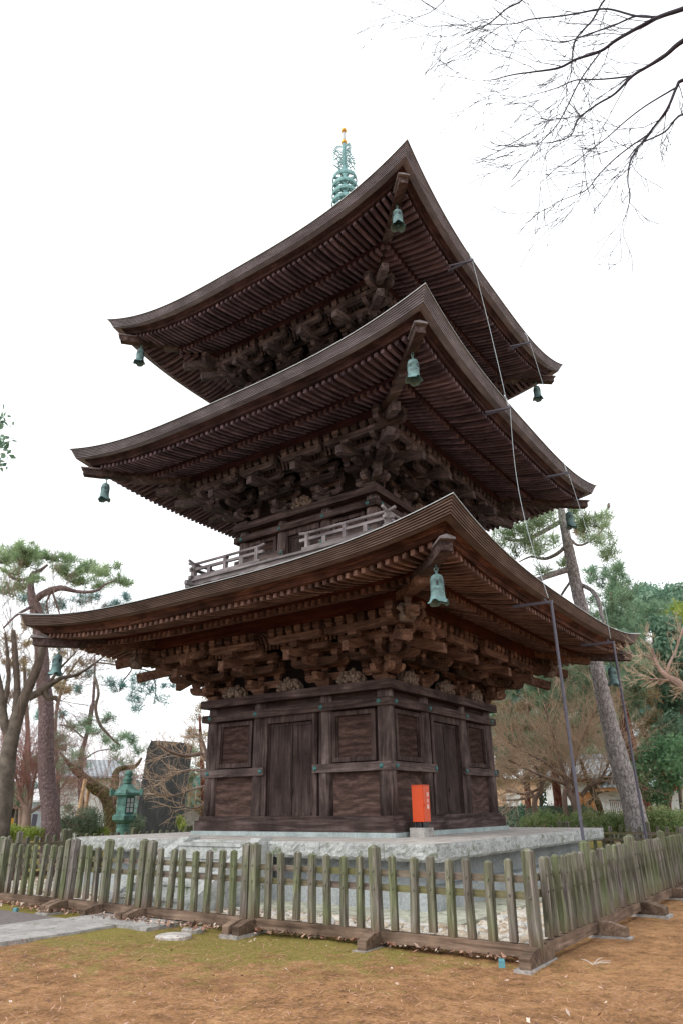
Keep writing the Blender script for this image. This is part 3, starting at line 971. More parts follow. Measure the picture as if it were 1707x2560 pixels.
# ------------------------------------------------------------------ spire
sp = MB()
sp.box(-0.5, 0.5, -0.5, 0.5, 16.25, 16.62)
sp.box(-0.56, 0.56, -0.56, 0.56, 16.621, 16.68)
sp.lathe([(0.42, 16.681), (0.40, 16.8), (0.28, 16.98), (0.12, 17.02), (0.09, 17.05), (0.085, 20.4), (0.10, 20.41), (0.10, 20.7), (0.075, 20.72), (0.07, 22.0)], 16)
spire = sp.build('spire', M['spire'], pag, smooth=False)
RINGS = 9
for i in range(RINGS):
    z = 20.08 - i * 0.365
    R = 0.415 + 0.012 * i
    mb = MB()
    mb.lathe([(R, z - 0.075), (R + 0.012, z), (R, z + 0.075), (R - 0.025, z + 0.075), (R - 0.025, z - 0.075), (R, z - 0.075)], 28, cap=False)
    for k in range(8):
        an = k * PI / 4 + 0.2
        mb.bar((0.08 * math.cos(an), 0.08 * math.sin(an), z), ((R - 0.01) * math.cos(an), (R - 0.01) * math.sin(an), z), 0.05, 0.10)
    mb.lathe([(0.10, z - 0.12), (0.125, z - 0.08), (0.125, z + 0.08), (0.10, z + 0.12)], 12)
    mb.build('ring', M['spire'], spire)
for k in range(4):
    an = math.radians(65) + k * PI / 2
    mb = MB()
    th = 0.018
    def fp(s, z): return (s * math.cos(an), s * math.sin(an), 20.45 + z)
    mb.bar(fp(0.05, 0.02), fp(0.42, 0.14), 0.02, 0.05)
    mb.tube([fp(0.405, 0.14), fp(0.41, 0.5), fp(0.40, 0.72)], 0.013, 5)
    for (c0, c1, r) in ((0.16, 0.30, 0.09), (0.31, 0.36, 0.085), (0.20, 0.50, 0.10), (0.33, 0.58, 0.075), (0.16, 0.72, 0.075), (0.27, 0.76, 0.085)):
        pts = [fp(c0 + r * math.cos(t), c1 + r * 1.15 * math.sin(t)) for t in np.linspace(0.3, 5.4, 12)]
        mb.tube(pts, 0.014, 5)
    mb.tube([fp(0.08, 0.9), fp(0.2, 0.94), fp(0.32, 0.88), fp(0.38, 0.72)], 0.01, 5)
    for t in np.linspace(0.05, 1.45, 8):
        p0 = (0.10 + 0.20 * math.sin(t), 0.62 + 0.26 * math.cos(t))
        p1 = (0.10 + 0.31 * math.sin(t), 0.66 + 0.52 * math.cos(t))
        mb.tube([fp(*p0), fp(*p1)], 0.007, 4)
        dx, dz = math.sin(t), math.cos(t)
        L, W = 0.065, 0.026
        poly = [fp(p1[0] - dx * L, p1[1] - dz * L), fp(p1[0] - dz * W, p1[1] + dx * W), fp(p1[0] + dx * L * 1.2, p1[1] + dz * L * 1.2), fp(p1[0] + dz * W, p1[1] - dx * W)]
        mb.extrude(poly, (-0.014 * math.sin(an), 0.014 * math.cos(an), 0))
    mb.build('flame_panel', M['spire'], spire)
for z, r in ((21.93, 0.108), (22.52, 0.10)):
    mb = MB()
    mb.lathe([(0.045, z - r), (r * 0.9, z - r * 0.55), (r, z), (r * 0.9, z + r * 0.5), (r * 0.5, z + r * 0.85), (0.02, z + r * 1.05)], 16)
    mb.build('finial_ball', M['gold'], spire, smooth=True)
mb = MB(); mb.lathe([(0.05, 22.02), (0.055, 22.16), (0.05, 22.42)], 12); mb.build('finial_neck', M['flash'], spire)

# ------------------------------------------------------------------ wind bells
def bell_parts():
    b_ = MB()
    seg, prof = 24, [(0.0, 0.03), (0.055, 0.025), (0.088, 0.0), (0.098, -0.03), (0.099, -0.06), (0.104, -0.065), (0.104, -0.075), (0.10, -0.08), (0.104, -0.20), (0.109, -0.205), (0.109, -0.215), (0.105, -0.22), (0.109, -0.30), (0.122, -0.36), (0.145, -0.41), (0.165, -0.435)]
    lob = lambda k: 0.012 * abs(math.sin(2 * (2 * PI * k / seg)))
    for i, (r, z) in enumerate(prof):
        for k in range(seg):
            zz = z - (lob(k) if i == len(prof) - 1 else 0) + (0.075 * max(0, 1 - 1.6 * abs(math.sin(2 * (2 * PI * k / seg + 0.4)))) * (i - len(prof) + 3) / 2 if i >= len(prof) - 2 else 0)
            an = 2 * PI * k / seg
            r = r
            b_.v.append((r * math.cos(an), r * math.sin(an), zz))
    for i in range(len(prof) - 1):
        for k in range(seg):
            b_.f.append((i * seg + k, (i + 1) * seg + k, (i + 1) * seg + (k + 1) % seg, i * seg + (k + 1) % seg))
    n = MB()
    for ro in range(4):
        for k in range(20):
            if k % 5 == 0: continue
            an = 2 * PI * k / 20
            z = -0.095 - ro * 0.027
            n.lathe([(0.009, -0.006), (0.009, 0.004), (0.004, 0.009)], 5, (0.104 * math.cos(an), 0.104 * math.sin(an), z))
    sl = MB()
    for k in range(4):
        an = 2 * PI * k / 4
        c, s = math.cos(an), math.sin(an)
        sl.hexa([(c * 0.09 - s * 0.017 * j, s * 0.09 + c * 0.017 * j, z) if False else (c * rr - s * 0.015 * j, s * rr + c * 0.015 * j, z) for z in (-0.17, -0.095) for rr, j in ((0.098, -1), (0.1075, -1), (0.1075, 1), (0.098, 1))])
    h = MB()
    h.tube([(0, 0, 0.03), (0, 0, 0.09)], 0.018, 8)
    h.tube([(0.03 * math.cos(t), 0, 0.115 + 0.035 * math.sin(t)) for t in np.linspace(0, 2 * PI, 13)], 0.009, 6)
    h.tube([(0, 0.025 * math.cos(t), 0.16 + 0.035 * math.sin(t)) for t in np.linspace(0, 2 * PI, 13)], 0.009, 6)
    h.tube([(0, 0, 0.175), (0, 0, 0.30)], 0.014, 6)
    c = MB()
    c.tube([(0, 0, 0.0), (0, 0, -0.36)], 0.006, 5)
    c.lathe([(0.01, -0.42), (0.028, -0.40), (0.028, -0.36), (0.01, -0.34)], 8)
    return b_, n, sl, h, c
tier = ['lowest', 'middle', 'top']
where = {(1, -1): ('nearest corner', 'over the red box side'), (-1, -1): ('left corner', ''), (1, 1): ('right corner', '')}
for mname in ('verdigris',):
    bb = bell_parts()
    BM = [bb[0].mesh('bell_body', M['verdigris'], True), bb[1].mesh('stud_row', M['verdigris']), bb[2].mesh('slot', M['black']), bb[3].mesh('hanger', M['verdigris']), bb[4].mesh('clapper', M['verdigris_dark'])]
bell_labels = [
    ['pale green bronze wind bell under the front corner of the lowest roof', 'dark bronze wind bell under the left tip of the lowest roof, before tree branches', 'dark bronze wind bell under the right tip of the lowest roof, by leaning trunk'],
    ['pale green bronze wind bell under the front corner of the middle roof', 'bronze wind bell hanging under the left tip of the middle roof against white sky', 'dark bronze wind bell under the right tip of the middle roof, before the pine top'],
    ['pale green bronze wind bell under the front corner of the topmost roof', 'small green wind bell under the left tip of the topmost roof against white sky', 'small dark wind bell under the right tip of the topmost roof against white sky']]
for si, S in enumerate(STO):
    q = S['ht'] - 0.725
    zb = S['zt'] - 0.955
    for ci, (sx, sy) in enumerate(((1, -1), (-1, -1), (1, 1))):
        t = thing('wind_bell', bell_labels[si][ci], 'wind bell', (sx * q, sy * q, zb), 0.5 + ci + si, 'wind bells under the roof corners')
        for me in BM:
            link(me.name.split('.')[0], me, t)
# ------------------------------------------------------------------ ground
def ground_mat():
    m, n, b = new_mat('brown_soil_with_moss')
    v = coords(n, 'Object')
    f1 = noise(n, v, 2.2, 8, 0.65)
    f2 = noise(n, v, 38.0, 6, 0.7)
    f3 = noise(n, v, 0.55, 4, 0.55)
    c = ramp(n, f1, [(0.28, (0.15, 0.076, 0.036)), (0.5, (0.31, 0.165, 0.077)), (0.72, (0.43, 0.245, 0.122))])
    c = mix(n, 1.0, c, ramp(n, f2, [(0.3, 0.45), (0.5, 1.0), (0.7, 1.3)]), 'MULTIPLY')
    c = mix(n, 1.0, c, ramp(n, noise(n, v, 9.0, 7, 0.72), [(0.32, 0.5), (0.5, 1.0), (0.7, 1.15)]), 'MULTIPLY')
    # fine straw litter pressed into the soil
    vs = coords(n, 'Object', (30, 95, 30))
    st = ramp(n, noise(n, vs, 1.0, 4, 0.6, 2.5), [(0.62, 0.0), (0.70, 0.7)])
    c = mix(n, st, c, (0.50, 0.28, 0.17))
    # moss belt, densest by the fence and path (y about -8 and up)
    sx = N(n, 'ShaderNodeSeparateXYZ')
    n.links.new(v, sx.inputs[0])
    def rng_(sock, a, b_):
        r = N(n, 'ShaderNodeMapRange')
        r.inputs['From Min'].default_value, r.inputs['From Max'].default_value = a, b_
        n.links.new(sock, r.inputs['Value'])
        return r.outputs[0]
    gy = rng_(sx.outputs['Y'], -9.9, -6.9)
    gx = rng_(sx.outputs['X'], 7.2, 3.2)
    mm = N(n, 'ShaderNodeMath', operation='MULTIPLY')
    n.links.new(gy, mm.inputs[0]); n.links.new(gx, mm.inputs[1])
    ad = N(n, 'ShaderNodeMath', operation='MULTIPLY_ADD')
    n.links.new(mm.outputs[0], ad.inputs[0]); ad.inputs[1].default_value = 0.42
    mid = N(n, 'ShaderNodeMath', operation='ADD')
    nn = noise(n, v, 3.2, 8, 0.72)
    fa = N(n, 'ShaderNodeMath', operation='MULTIPLY')
    n.links.new(f3, fa.inputs[0]); fa.inputs[1].default_value = 0.25
    n.links.new(nn, mid.inputs[0]); n.links.new(fa.outputs[0], mid.inputs[1])
    n.links.new(mid.outputs[0], ad.inputs[2])
    mk = ramp(n, ad.outputs[0], [(0.74, 0.0), (0.92, 0.85)])
    mossc = ramp(n, f2, [(0.3, (0.115, 0.10, 0.026)), (0.6, (0.24, 0.215, 0.055)), (0.8, (0.33, 0.29, 0.085))])
    c = mix(n, mk, c, mossc)
    n.links.new(c, b.inputs['Base Color'])
    b.inputs['Roughness'].default_value = 0.95
    b.inputs['Specular IOR Level'].default_value = 0.1
    bump(n, b, f2, 0.6, 0.02)
    return m
xs = np.concatenate([-np.geomspace(400, 14, 26), np.linspace(-13, 12, 150), np.geomspace(13, 400, 26)])
ys = np.concatenate([-np.geomspace(400, 17, 22), np.linspace(-16, 9, 150), np.geomspace(10, 400, 30)])
X, Y = np.meshgrid(xs, ys)
Z = 0.010 * np.sin(X * 1.7 + 1.3 * np.sin(Y * 0.9)) + 0.008 * np.sin(Y * 2.3 + X * 0.6) + rng.normal(0, 0.004, X.shape)
Z[(np.abs(X) < 6.2) & (np.abs(Y) < 6.2)] = -0.03
nx = len(xs)
I = (np.arange(len(ys) - 1)[:, None] * nx + np.arange(nx - 1)[None, :]).ravel()
gm = np_mesh('ground', np.stack([X, Y, Z], -1).reshape(-1, 3), np.stack([I, I + 1, I + nx + 1, I + nx], 1), ground_mat(), True)
tag(link('ground', gm, None, (0, 0, G)), kind='structure')

# paths
def slab_poly(name, pts, z0, z1, mat, kind=True):
    mb = MB()
    mb.extrude([(x, y, z0) for x, y in pts], (0, 0, z1 - z0))
    o = mb.build(name, mat, None, (0, 0, G))
    return tag(o, kind='structure') if kind else o
slab_poly('path', [(-0.12, -7.16), (1.59, -7.16), (1.55, -5.7), (-0.12, -5.7)], -0.05, 0.045, M['concrete'])
slab_poly('path', [(-0.30, -7.175), (0.98, -7.175), (1.02, -7.74), (0.90, -8.75), (0.6, -15), (-0.75, -15)], -0.05, 0.043, M['concrete'])
M['asphalt'] = simple('worn_asphalt', (0.16, 0.135, 0.13), 0.9, 0, 0.35, 18, bmp=0.3)
slab_poly('path', [(-9, -7.10), (-1.0, -7.10), (-0.32, -7.14), (-0.77, -15), (-9, -15)], -0.05, 0.036, M['asphalt'])
# mossy threshold stones
for (x, y, r, mt, lb) in ((2.2, -7.26, 0.22, 'slab_top', 'flat round tan stone cover set in the moss before the fence'), (2.04, -6.78, 0.15, 'concrete', 'small pale stone cover in the moss beside the path slab')):
    mb = MB()
    mb.lathe([(r, -0.04), (r, 0.012), (r * 0.9, 0.02), (0.02, 0.022)], 14)
    o = mb.build('stone_cover', M[mt], None, (x, y, G + 0.012))
    tag(o, lb, 'stone cover')

# ------------------------------------------------------------------ gravel
def ico():
    t = (1 + 5 ** 0.5) / 2
    v = np.array([(-1, t, 0), (1, t, 0), (-1, -t, 0), (1, -t, 0), (0, -1, t), (0, 1, t), (0, -1, -t), (0, 1, -t), (t, 0, -1), (t, 0, 1), (-t, 0, -1), (-t, 0, 1)], float)
    v /= np.linalg.norm(v[0])
    f = [(0, 11, 5), (0, 5, 1), (0, 1, 7), (0, 7, 10), (0, 10, 11), (1, 5, 9), (5, 11, 4), (11, 10, 2), (10, 7, 6), (7, 1, 8), (3, 9, 4), (3, 4, 2), (3, 2, 6), (3, 6, 8), (3, 8, 9), (4, 9, 5), (2, 4, 11), (6, 2, 10), (8, 6, 7), (9, 8, 1)]
    cache, vs, fs = {}, [tuple(p) for p in v], []
    def midp(a, b):
        k = (min(a, b), max(a, b))
        if k not in cache:
            p = (np.array(vs[a]) + vs[b]) / 2
            p /= np.linalg.norm(p)
            vs.append(tuple(p)); cache[k] = len(vs) - 1
        return cache[k]
    for a, b, c in f:
        ab, bc, ca = midp(a, b), midp(b, c), midp(c, a)
        fs += [(a, ab, ca), (b, bc, ab), (c, ca, bc), (ab, bc, ca)]
    return np.array(vs), np.array(fs)
IV, IF = ico()
def scatter_balls(cent, size, flat, jitter):
    n = len(cent)
    k = len(IV)
    sc = size[:, None] * np.stack([1 + 0.35 * rng.normal(size=n) * jitter, 1 + 0.35 * rng.normal(size=n) * jitter, np.full(n, flat)], 1)
    V = IV[None] * (1 + jitter * 0.16 * rng.normal(size=(n, k, 1)))
    an = rng.random(n) * 2 * PI
    c, s = np.cos(an)[:, None], np.sin(an)[:, None]
    V = V * sc[:, None, :]
    V = np.stack([V[..., 0] * c - V[..., 1] * s, V[..., 0] * s + V[..., 1] * c, V[..., 2]], -1) + cent[:, None, :]
    F = IF[None] + (np.arange(n) * k)[:, None, None]
    return V.reshape(-1, 3), F.reshape(-1, 3)
def gravel_mat():
    m, n, b = new_mat('river_pebbles')
    gi = N(n, 'ShaderNodeNewGeometry')
    c = ramp(n, gi.outputs['Random Per Island'], [(0.0, (0.34, 0.25, 0.18)), (0.3, (0.50, 0.42, 0.32)), (0.55, (0.58, 0.54, 0.48)), (0.8, (0.45, 0.44, 0.42)), (1.0, (0.66, 0.58, 0.48))])
    g = noise(n, coords(n), 30, 5, 0.6)
    c = mix(n, 1.0, c, ramp(n, g, [(0.3, 0.7), (0.6, 1.1)]), 'MULTIPLY')
    n.links.new(c, b.inputs['Base Color'])
    b.inputs['Roughness'].default_value = 0.8
    return m
pts = []
while len(pts) < 5200:
    x, y = rng.uniform(-6.25, 6.3), rng.uniform(-6.28, 6.25)
    if max(abs(x), abs(y)) < 4.90: continue
    if y < -4.5 and -1.0 < x < 1.15: continue
    if (x < -3 or y > 2) and rng.random() < 0.55: continue
    pts.append((x, y, -0.015 + rng.random() * 0.03))
pts = np.array(pts)
V, F = scatter_balls(pts, 0.035 + 0.045 * rng.random(len(pts)), 0.7, 1.0)
tag(link('gravel', np_mesh('gravel', V, F, gravel_mat(), True), None, (0, 0, G)), 'pale river pebbles filling the strip between terrace and fence', kind='stuff')

# ------------------------------------------------------------------ litter
def flat_bits(n, region, L, W, lift, curl):
    c = np.array([region() for _ in range(n)])
    an = rng.random(n) * 2 * PI
    l = L[0] + (L[1] - L[0]) * rng.random(n)
    wv = W[0] + (W[1] - W[0]) * rng.random(n)
    d = np.stack([np.cos(an), np.sin(an), curl * rng.normal(size=n)], 1)
    s = np.stack([-np.sin(an), np.cos(an), curl * rng.normal(size=n)], 1)
    z = np.full(n, lift) + rng.random(n) * lift
    c3 = np.concatenate([c, z[:, None]], 1)
    p = np.stack([c3 - d * l[:, None] / 2, c3 + s * wv[:, None] / 2, c3 + d * l[:, None] / 2, c3 - s * wv[:, None] / 2], 1)
    return p.reshape(-1, 3), (np.arange(n)[:, None] * 4 + np.arange(4)[None])
def litter_mat(name, cols):
    m, n, b = new_mat(name)
    gi = N(n, 'ShaderNodeNewGeometry')
    st = [(i / max(1, len(cols) - 1), c) for i, c in enumerate(cols)]
    n.links.new(ramp(n, gi.outputs['Random Per Island'], st), b.inputs['Base Color'])
    b.inputs['Roughness'].default_value = 0.8
    return m
def reg_front():
    while True:
        x, y = rng.uniform(-3, 13), rng.uniform(-12.5, -6.0)
        if x > 6.7 and y > -6.9: 
            y = rng.uniform(-12.5, 0)
        if y > -6.85 and x < 6.7: continue
        if x < 1.65 and y > -8 : continue
        if x < 0.9: continue
        return x, y
V, F = flat_bits(26000, reg_front, (0.03, 0.12), (0.004, 0.009), 0.012, 0.12)
tag(link('pine_needle_litter', np_mesh('pine_needle_litter', V, F, litter_mat('dry_needles', [(0.10, 0.05, 0.03), (0.40, 0.20, 0.12), (0.52, 0.31, 0.21), (0.20, 0.09, 0.05), (0.44, 0.23, 0.14)])), None, (0, 0, G + 0.008)), 'dry reddish pine needles strewn on the brown ground', kind='stuff')
V, F = flat_bits(700, reg_front, (0.02, 0.055), (0.015, 0.032), 0.014, 0.35)
V2, F2 = flat_bits(1500, lambda: (rng.uniform(2.2, 6.4), rng.normal(-6.42, 0.10)), (0.03, 0.08), (0.02, 0.05), 0.03, 0.5)
V3, F3 = flat_bits(450, lambda: (rng.uniform(-1.9, 2.4), rng.normal(-6.75, 0.10)), (0.03, 0.07), (0.02, 0.05), 0.03, 0.5)
V4, F4 = flat_bits(600, lambda: (rng.uniform(-6.5, -1.2), rng.normal(-6.6, 0.16)), (0.03, 0.07), (0.02, 0.05), 0.03, 0.5)
VV, FF, k = [], [], 0
for v_, f_ in ((V, F), (V2, F2), (V3, F3), (V4, F4)):
    VV.append(v_); FF.append(f_ + k); k += len(v_)
tag(link('fallen_leaves', np_mesh('fallen_leaves', np.concatenate(VV), np.concatenate(FF), litter_mat('fallen_leaf', [(0.12, 0.05, 0.035), (0.34, 0.17, 0.115), (0.46, 0.29, 0.22), (0.62, 0.52, 0.43), (0.22, 0.10, 0.06), (0.08, 0.045, 0.035), (0.40, 0.22, 0.15)])), None, (0, 0, G + 0.012)), 'brown and pale fallen leaves drifted along the fence foot', kind='stuff')
# two small painted marker pegs and a dry twig
for (p, lb) in (((6.228, -6.755), 'small teal painted marker peg near the fence corner'), ((-1.62, -7.0), 'small teal marker peg by the path at the far left')):
    mb = MB()
    mb.taper(0, 0, -0.02, 0.05, 0.062, 0.062, 0.06, 0.06); mb.taper(0, 0, 0.0501, 0.058, 0.06, 0.06, 0.05, 0.05)
    tag(mb.build('marker_peg', simple('teal_paint', (0.10, 0.28, 0.32), 0.5), None, (p[0], p[1], G + 0.01), 0.4), lb, 'marker peg')
mb = MB()
tw = np.array([6.98, -6.35, 0.02])
for q in ((0.16, 0.05), (0.05, 0.17), (0.19, -0.06), (-0.1, -0.02)):
    mb.tube([tw, tw + (q[0] * 0.5, q[1] * 0.6, 0.03), tw + (q[0], q[1], 0.02 + 0.04 * rng.random())], [0.006, 0.005, 0.002], 5)
tag(mb.build('fallen_twig', simple('bleached_twig', (0.5, 0.42, 0.36), 0.8), None, (0, 0, G + 0.01)), 'bleached fallen twig on the soil by the fence corner', 'twig')

# ------------------------------------------------------------------ picket fence
def fence_mat():
    m, n, b = new_mat('weathered_mossy_fence_wood')
    v = rand_shift(n, coords(n, 'Object', (22, 22, 1.6)), 30)
    v2 = rand_shift(n, coords(n, 'Object', (2, 2, 1.1)), 17)
    g = noise(n, v, 1.0, 7, 0.65, 1.0)
    base = ramp(n, g, [(0.28, (0.045, 0.037, 0.034)), (0.5, (0.15, 0.13, 0.118)), (0.72, (0.37, 0.335, 0.315))])
    mo = ramp(n, noise(n, v2, 1.2, 5, 0.65), [(0.36, 0.0), (0.62, 0.85)])
    mc = ramp(n, g, [(0.3, (0.05, 0.06, 0.028)), (0.6, (0.15, 0.175, 0.085)), (0.8, (0.30, 0.335, 0.18))])
    c = mix(n, mo, base, mc)
    sx = N(n, 'ShaderNodeSeparateXYZ')
    t = N(n, 'ShaderNodeTexCoord')
    n.links.new(t.outputs['Object'], sx.inputs[0])
    ad = N(n, 'ShaderNodeMath', operation='MULTIPLY_ADD')
    n.links.new(noise(n, v, 0.8, 4, 0.6), ad.inputs[0]); ad.inputs[1].default_value = 0.38
    n.links.new(sx.outputs['Z'], ad.inputs[2])
    low = ramp(n, ad.outputs[0], [(0.28, 0.9), (0.52, 0.0)])          # soil splashed on the foot
    c = mix(n, low, c, mix(n, 1.0, ramp(n, g, [(0.3, (0.075, 0.045, 0.028)), (0.6, (0.17, 0.108, 0.07)), (0.8, (0.28, 0.19, 0.13))]), (0.95, 0.95, 0.95), 'MULTIPLY'))
    hi = ramp(n, ad.outputs[0], [(1.0, 0.0), (1.10, 0.88)])           # black rain stain on the tops
    c = mix(n, hi, c, ramp(n, g, [(0.4, (0.03, 0.024, 0.026)), (0.62, (0.13, 0.10, 0.105)), (0.72, (0.42, 0.36, 0.35))]))
    n.links.new(c, b.inputs['Base Color'])
    b.inputs['Roughness'].default_value = 0.9
    b.inputs['Specular IOR Level'].default_value = 0.15
    bump(n, b, g, 0.6, 0.012)
    return m
M['fence'] = fence_mat()
def rail_mat():
    m, n, b = new_mat('weathered_fence_rail')
    v = rand_shift(n, coords(n, 'Object', (1.6, 22, 22)), 30)
    g = noise(n, v, 1.0, 7, 0.65, 1.0)
    base = ramp(n, g, [(0.28, (0.07, 0.055, 0.05)), (0.5, (0.17, 0.135, 0.115)), (0.72, (0.30, 0.25, 0.22))])
    mo = ramp(n, noise(n, rand_shift(n, coords(n, 'Object', (1, 1, 1)), 17), 1.1, 5, 0.65), [(0.42, 0.0), (0.62, 0.85)])
    c = mix(n, mo, base, ramp(n, g, [(0.3, (0.085, 0.085, 0.035)), (0.6, (0.19, 0.19, 0.08))]))
    n.links.new(c, b.inputs['Base Color'])
    b.inputs['Roughness'].default_value = 0.9
    b.inputs['Specular IOR Level'].default_value = 0.15
    bump(n, b, g, 0.6, 0.012)
    return m
M['rail'] = rail_mat()
M['sill'] = wood('brown_fence_sill', (0.07, 0.046, 0.033), (0.175, 0.12, 0.088), (0.30, 0.215, 0.16), 0, patch=0.55)
def picket_mesh(name, w, d, z0, z1, pk):
    mb = MB()
    mb.taper(0, 0, z0, z1 - pk, w, d, w * 0.97, d * 0.97)
    mb.taper(0, 0, z1 - pk + 0.0003, z1, w * 0.97, d * 0.97, w * 0.25, d * 0.25)
    for zz in (0.735, 0.585) if name == 'picket' else (0.76, 0.58):
        mb.box(-0.010, 0.010, -d / 2 - 0.010, -d / 2 + 0.002, zz - 0.01, zz + 0.01)
    return mb.mesh(name, M['fence'])
PK = [picket_mesh('picket', w_, 0.064, 0.172, h_, 0.022) for w_, h_ in ((0.078, 0.92), (0.082, 0.915), (0.074, 0.925))]
PO = picket_mesh('post', 0.112, 0.105, 0.052, 1.025, 0.03)
PO_D = picket_mesh('post', 0.105, 0.115, 0.052, 1.02, 0.03)
fb = MB()
fb.extrude([(-0.055, -0.36, 0.02), (-0.055, 0.33, 0.02), (-0.055, 0.33, 0.08), (-0.055, 0.14, 0.16), (-0.055, -0.17, 0.16), (-0.055, -0.36, 0.11)], (0.11, 0, 0))
FBM = fb.mesh('foot_block', M['sill'])
fb = MB(); fb.box(-0.085, 0.085, -0.40, 0.37, -0.06, 0.018); FSM = fb.mesh('foot_slab', M['concrete'])
def fence_panel(label, p0, ang, length, posts, group='picket fence panels round the terrace', small=False):
    """posts: list of (distance, doubled?)"""
    t = thing('fence_panel', label, 'fence', (p0[0], p0[1], G), ang, group)
    mb = MB(); mb.box(0.02, length - 0.02, -0.047, 0.052, 0.058, 0.168)
    mb.build('bottom_rail', M['sill'], t)
    for zz in (0.735, 0.585):
        mb = MB(); mb.box(0.0, length, 0.0325, 0.066, zz - 0.034, zz + 0.034)
        mb.build('rail', M['rail'], t)
    ds = [d for d, _ in posts]
    for d, _ in posts:
        o = link('post', PO, t, (d, -0.005, 0), 0)
        o.scale = (1, 1, 1 + rng.normal() * 0.008)
        o.rotation_euler = (rng.normal() * 0.008, rng.normal() * 0.010, 0)
        link('foot_block', FBM, t, (d + rng.normal() * 0.01, 0, 0), rng.normal() * 0.03)
        link('foot_slab', FSM, t, (d + rng.normal() * 0.01, 0, 0), rng.normal() * 0.03)
    lo, hi = min(ds + [0]), max(ds + [length])
    edges = sorted(set([0.0] + ds + [length]))
    for a_, b_ in zip(edges[:-1], edges[1:]):
        n = int(round((b_ - a_) / 0.238))
        for i in range(n + 1):
            x = a_ + (b_ - a_) * i / max(1, n)
            if min(abs(x - d) for d in ds) < 0.12: continue
            if x < 0.05 or x > length - 0.05: continue
            o = link('picket', PK[int(rng.integers(3))], t, (x + rng.normal() * 0.006, -0.0015 + rng.normal() * 0.002, rng.normal() * 0.009))
            o.rotation_euler = (rng.normal() * 0.012, rng.normal() * 0.017, rng.normal() * 0.05)
    return t
# the -Y side, from the near corner (6.5) leftwards; local +x runs along world -x when turned 180 degrees -> keep outside face outwards
def side_y(x0, x1, posts, label):       # fence on y = -6.5, outside face to -Y
    return fence_panel(label, (x0, -6.5), 0, x1 - x0, [(p - x0, 0) for p in posts])
side_y(2.755, 6.54, [2.81, 4.66, 6.5], 'wide mossy picket fence panel left of the nearest corner post')
side_y(0.72, 2.735, [0.78, 2.68], 'picket fence panel in front of the right stair cheek, between two doubled posts')
side_y(-1.09, 0.70, [-1.03, -0.18, 0.64], 'short greenest picket fence gate standing on the concrete path')
side_y(-3.02, -1.11, [-1.17, -2.96], 'dark stained picket fence panel just left of the short gate')
side_y(-6.54, -3.04, [-3.10, -4.9, -6.5], 'picket fence panel at the left edge before the dark tree trunk')
def side_x(y0, y1, posts, label):       # fence on x = 6.5, outside face to +X
    return fence_panel(label, (6.5, y0), PI / 2, y1 - y0, [(p - y0, 0) for p in posts])
side_x(-6.36, -2.50, [-4.57, -2.56], 'picket fence panel running right from the nearest corner post')
side_x(-2.48, 1.52, [-2.42, -0.40, 1.46], 'second picket fence panel along the right side, cut by the photo edge')
side_x(1.54, 6.56, [1.60, 4.0, 6.5], 'third picket fence panel along the right side, behind the second')
def side_b(x0, x1, posts, label):       # back, y = 6.5
    return fence_panel(label, (x1, 6.5), PI, x1 - x0, [(x1 - p, 0) for p in posts])
side_b(2.5, 6.36, [2.62, 4.7], 'far picket fence panel before the leaning pine foot')
side_b(-1.5, 2.48, [-1.44, 0.5, 2.40], 'far picket fence panel hidden mostly by the terrace and pagoda foot')
side_b(-6.54, -1.52, [-6.5, -4.4, -1.6], 'far picket fence panel behind the pagoda, by the black stone slab')
def side_l(y0, y1, posts, label):       # left, x = -6.5
    return fence_panel(label, (-6.5, y1), -PI / 2, y1 - y0, [(y1 - p, 0) for p in posts])
side_l(-6.36, -2.86, [-4.10, -2.92], 'side picket fence panel before the big red pine trunk')
side_l(-2.84, 1.1, [-2.78, -0.85, 1.04], 'side picket fence panel before the green lantern')
side_l(1.12, 6.36, [1.18, 2.3, 4.3], 'side picket fence panel before the black stone slab')

# ------------------------------------------------------------------ red extinguisher box
ext = thing('extinguisher_box', 'bright orange red fire extinguisher box on a pale concrete block', 'extinguisher box', (2.79, -2.02, 0))
mb = MB(); mb.box(-0.15, 0.14, -0.17, 0.19, 0.0, 0.155); mb.build('concrete_block', M['concrete'], ext)
mb = MB()
mb.box(-0.11, -0.09, -0.05, 0.13, 0.1551, 0.25); mb.box(0.06, 0.08, -0.05, 0.13, 0.1551, 0.25); mb.box(-0.02, 0.02, -0.03, 0.09, 0.1551, 0.25)
mb.build('stand', M['black'], ext)
mb = MB()
mb.box(-0.135, 0.0885, -0.06, 0.185, 0.252, 0.868)
mb.build('case', M['orange'], ext)
mb = MB()
mb.box(0.089, 0.10, -0.052, 0.178, 0.262, 0.858)
mb.box(-0.135, 0.1, -0.066, -0.0605, 0.85, 0.872); mb.box(-0.138, 0.104, -0.066, 0.189, 0.8685, 0.876)
dr = mb.build('door', M['orange'], ext)
mb = MB()
mb.box(0.1005, 0.112, -0.03, -0.018, 0.50, 0.56); mb.build('handle', M['orange'], ext)
def text_mesh(body, size, mat, line=1.0):
    cu = bpy.data.curves.new('lettering', 'FONT')
    cu.body = body
    cu.size = size
    cu.align_x = 'CENTER'
    cu.space_line = line
    cu.extrude = 0.001
    tmp = bpy.data.objects.new('lettering', cu)
    COL.objects.link(tmp)
    bpy.context.view_layer.update()
    me = bpy.data.meshes.new_from_object(tmp.evaluated_get(bpy.context.evaluated_depsgraph_get()))
    bpy.data.objects.remove(tmp)
    me.materials.clear()
    me.materials.append(mat)
    return me
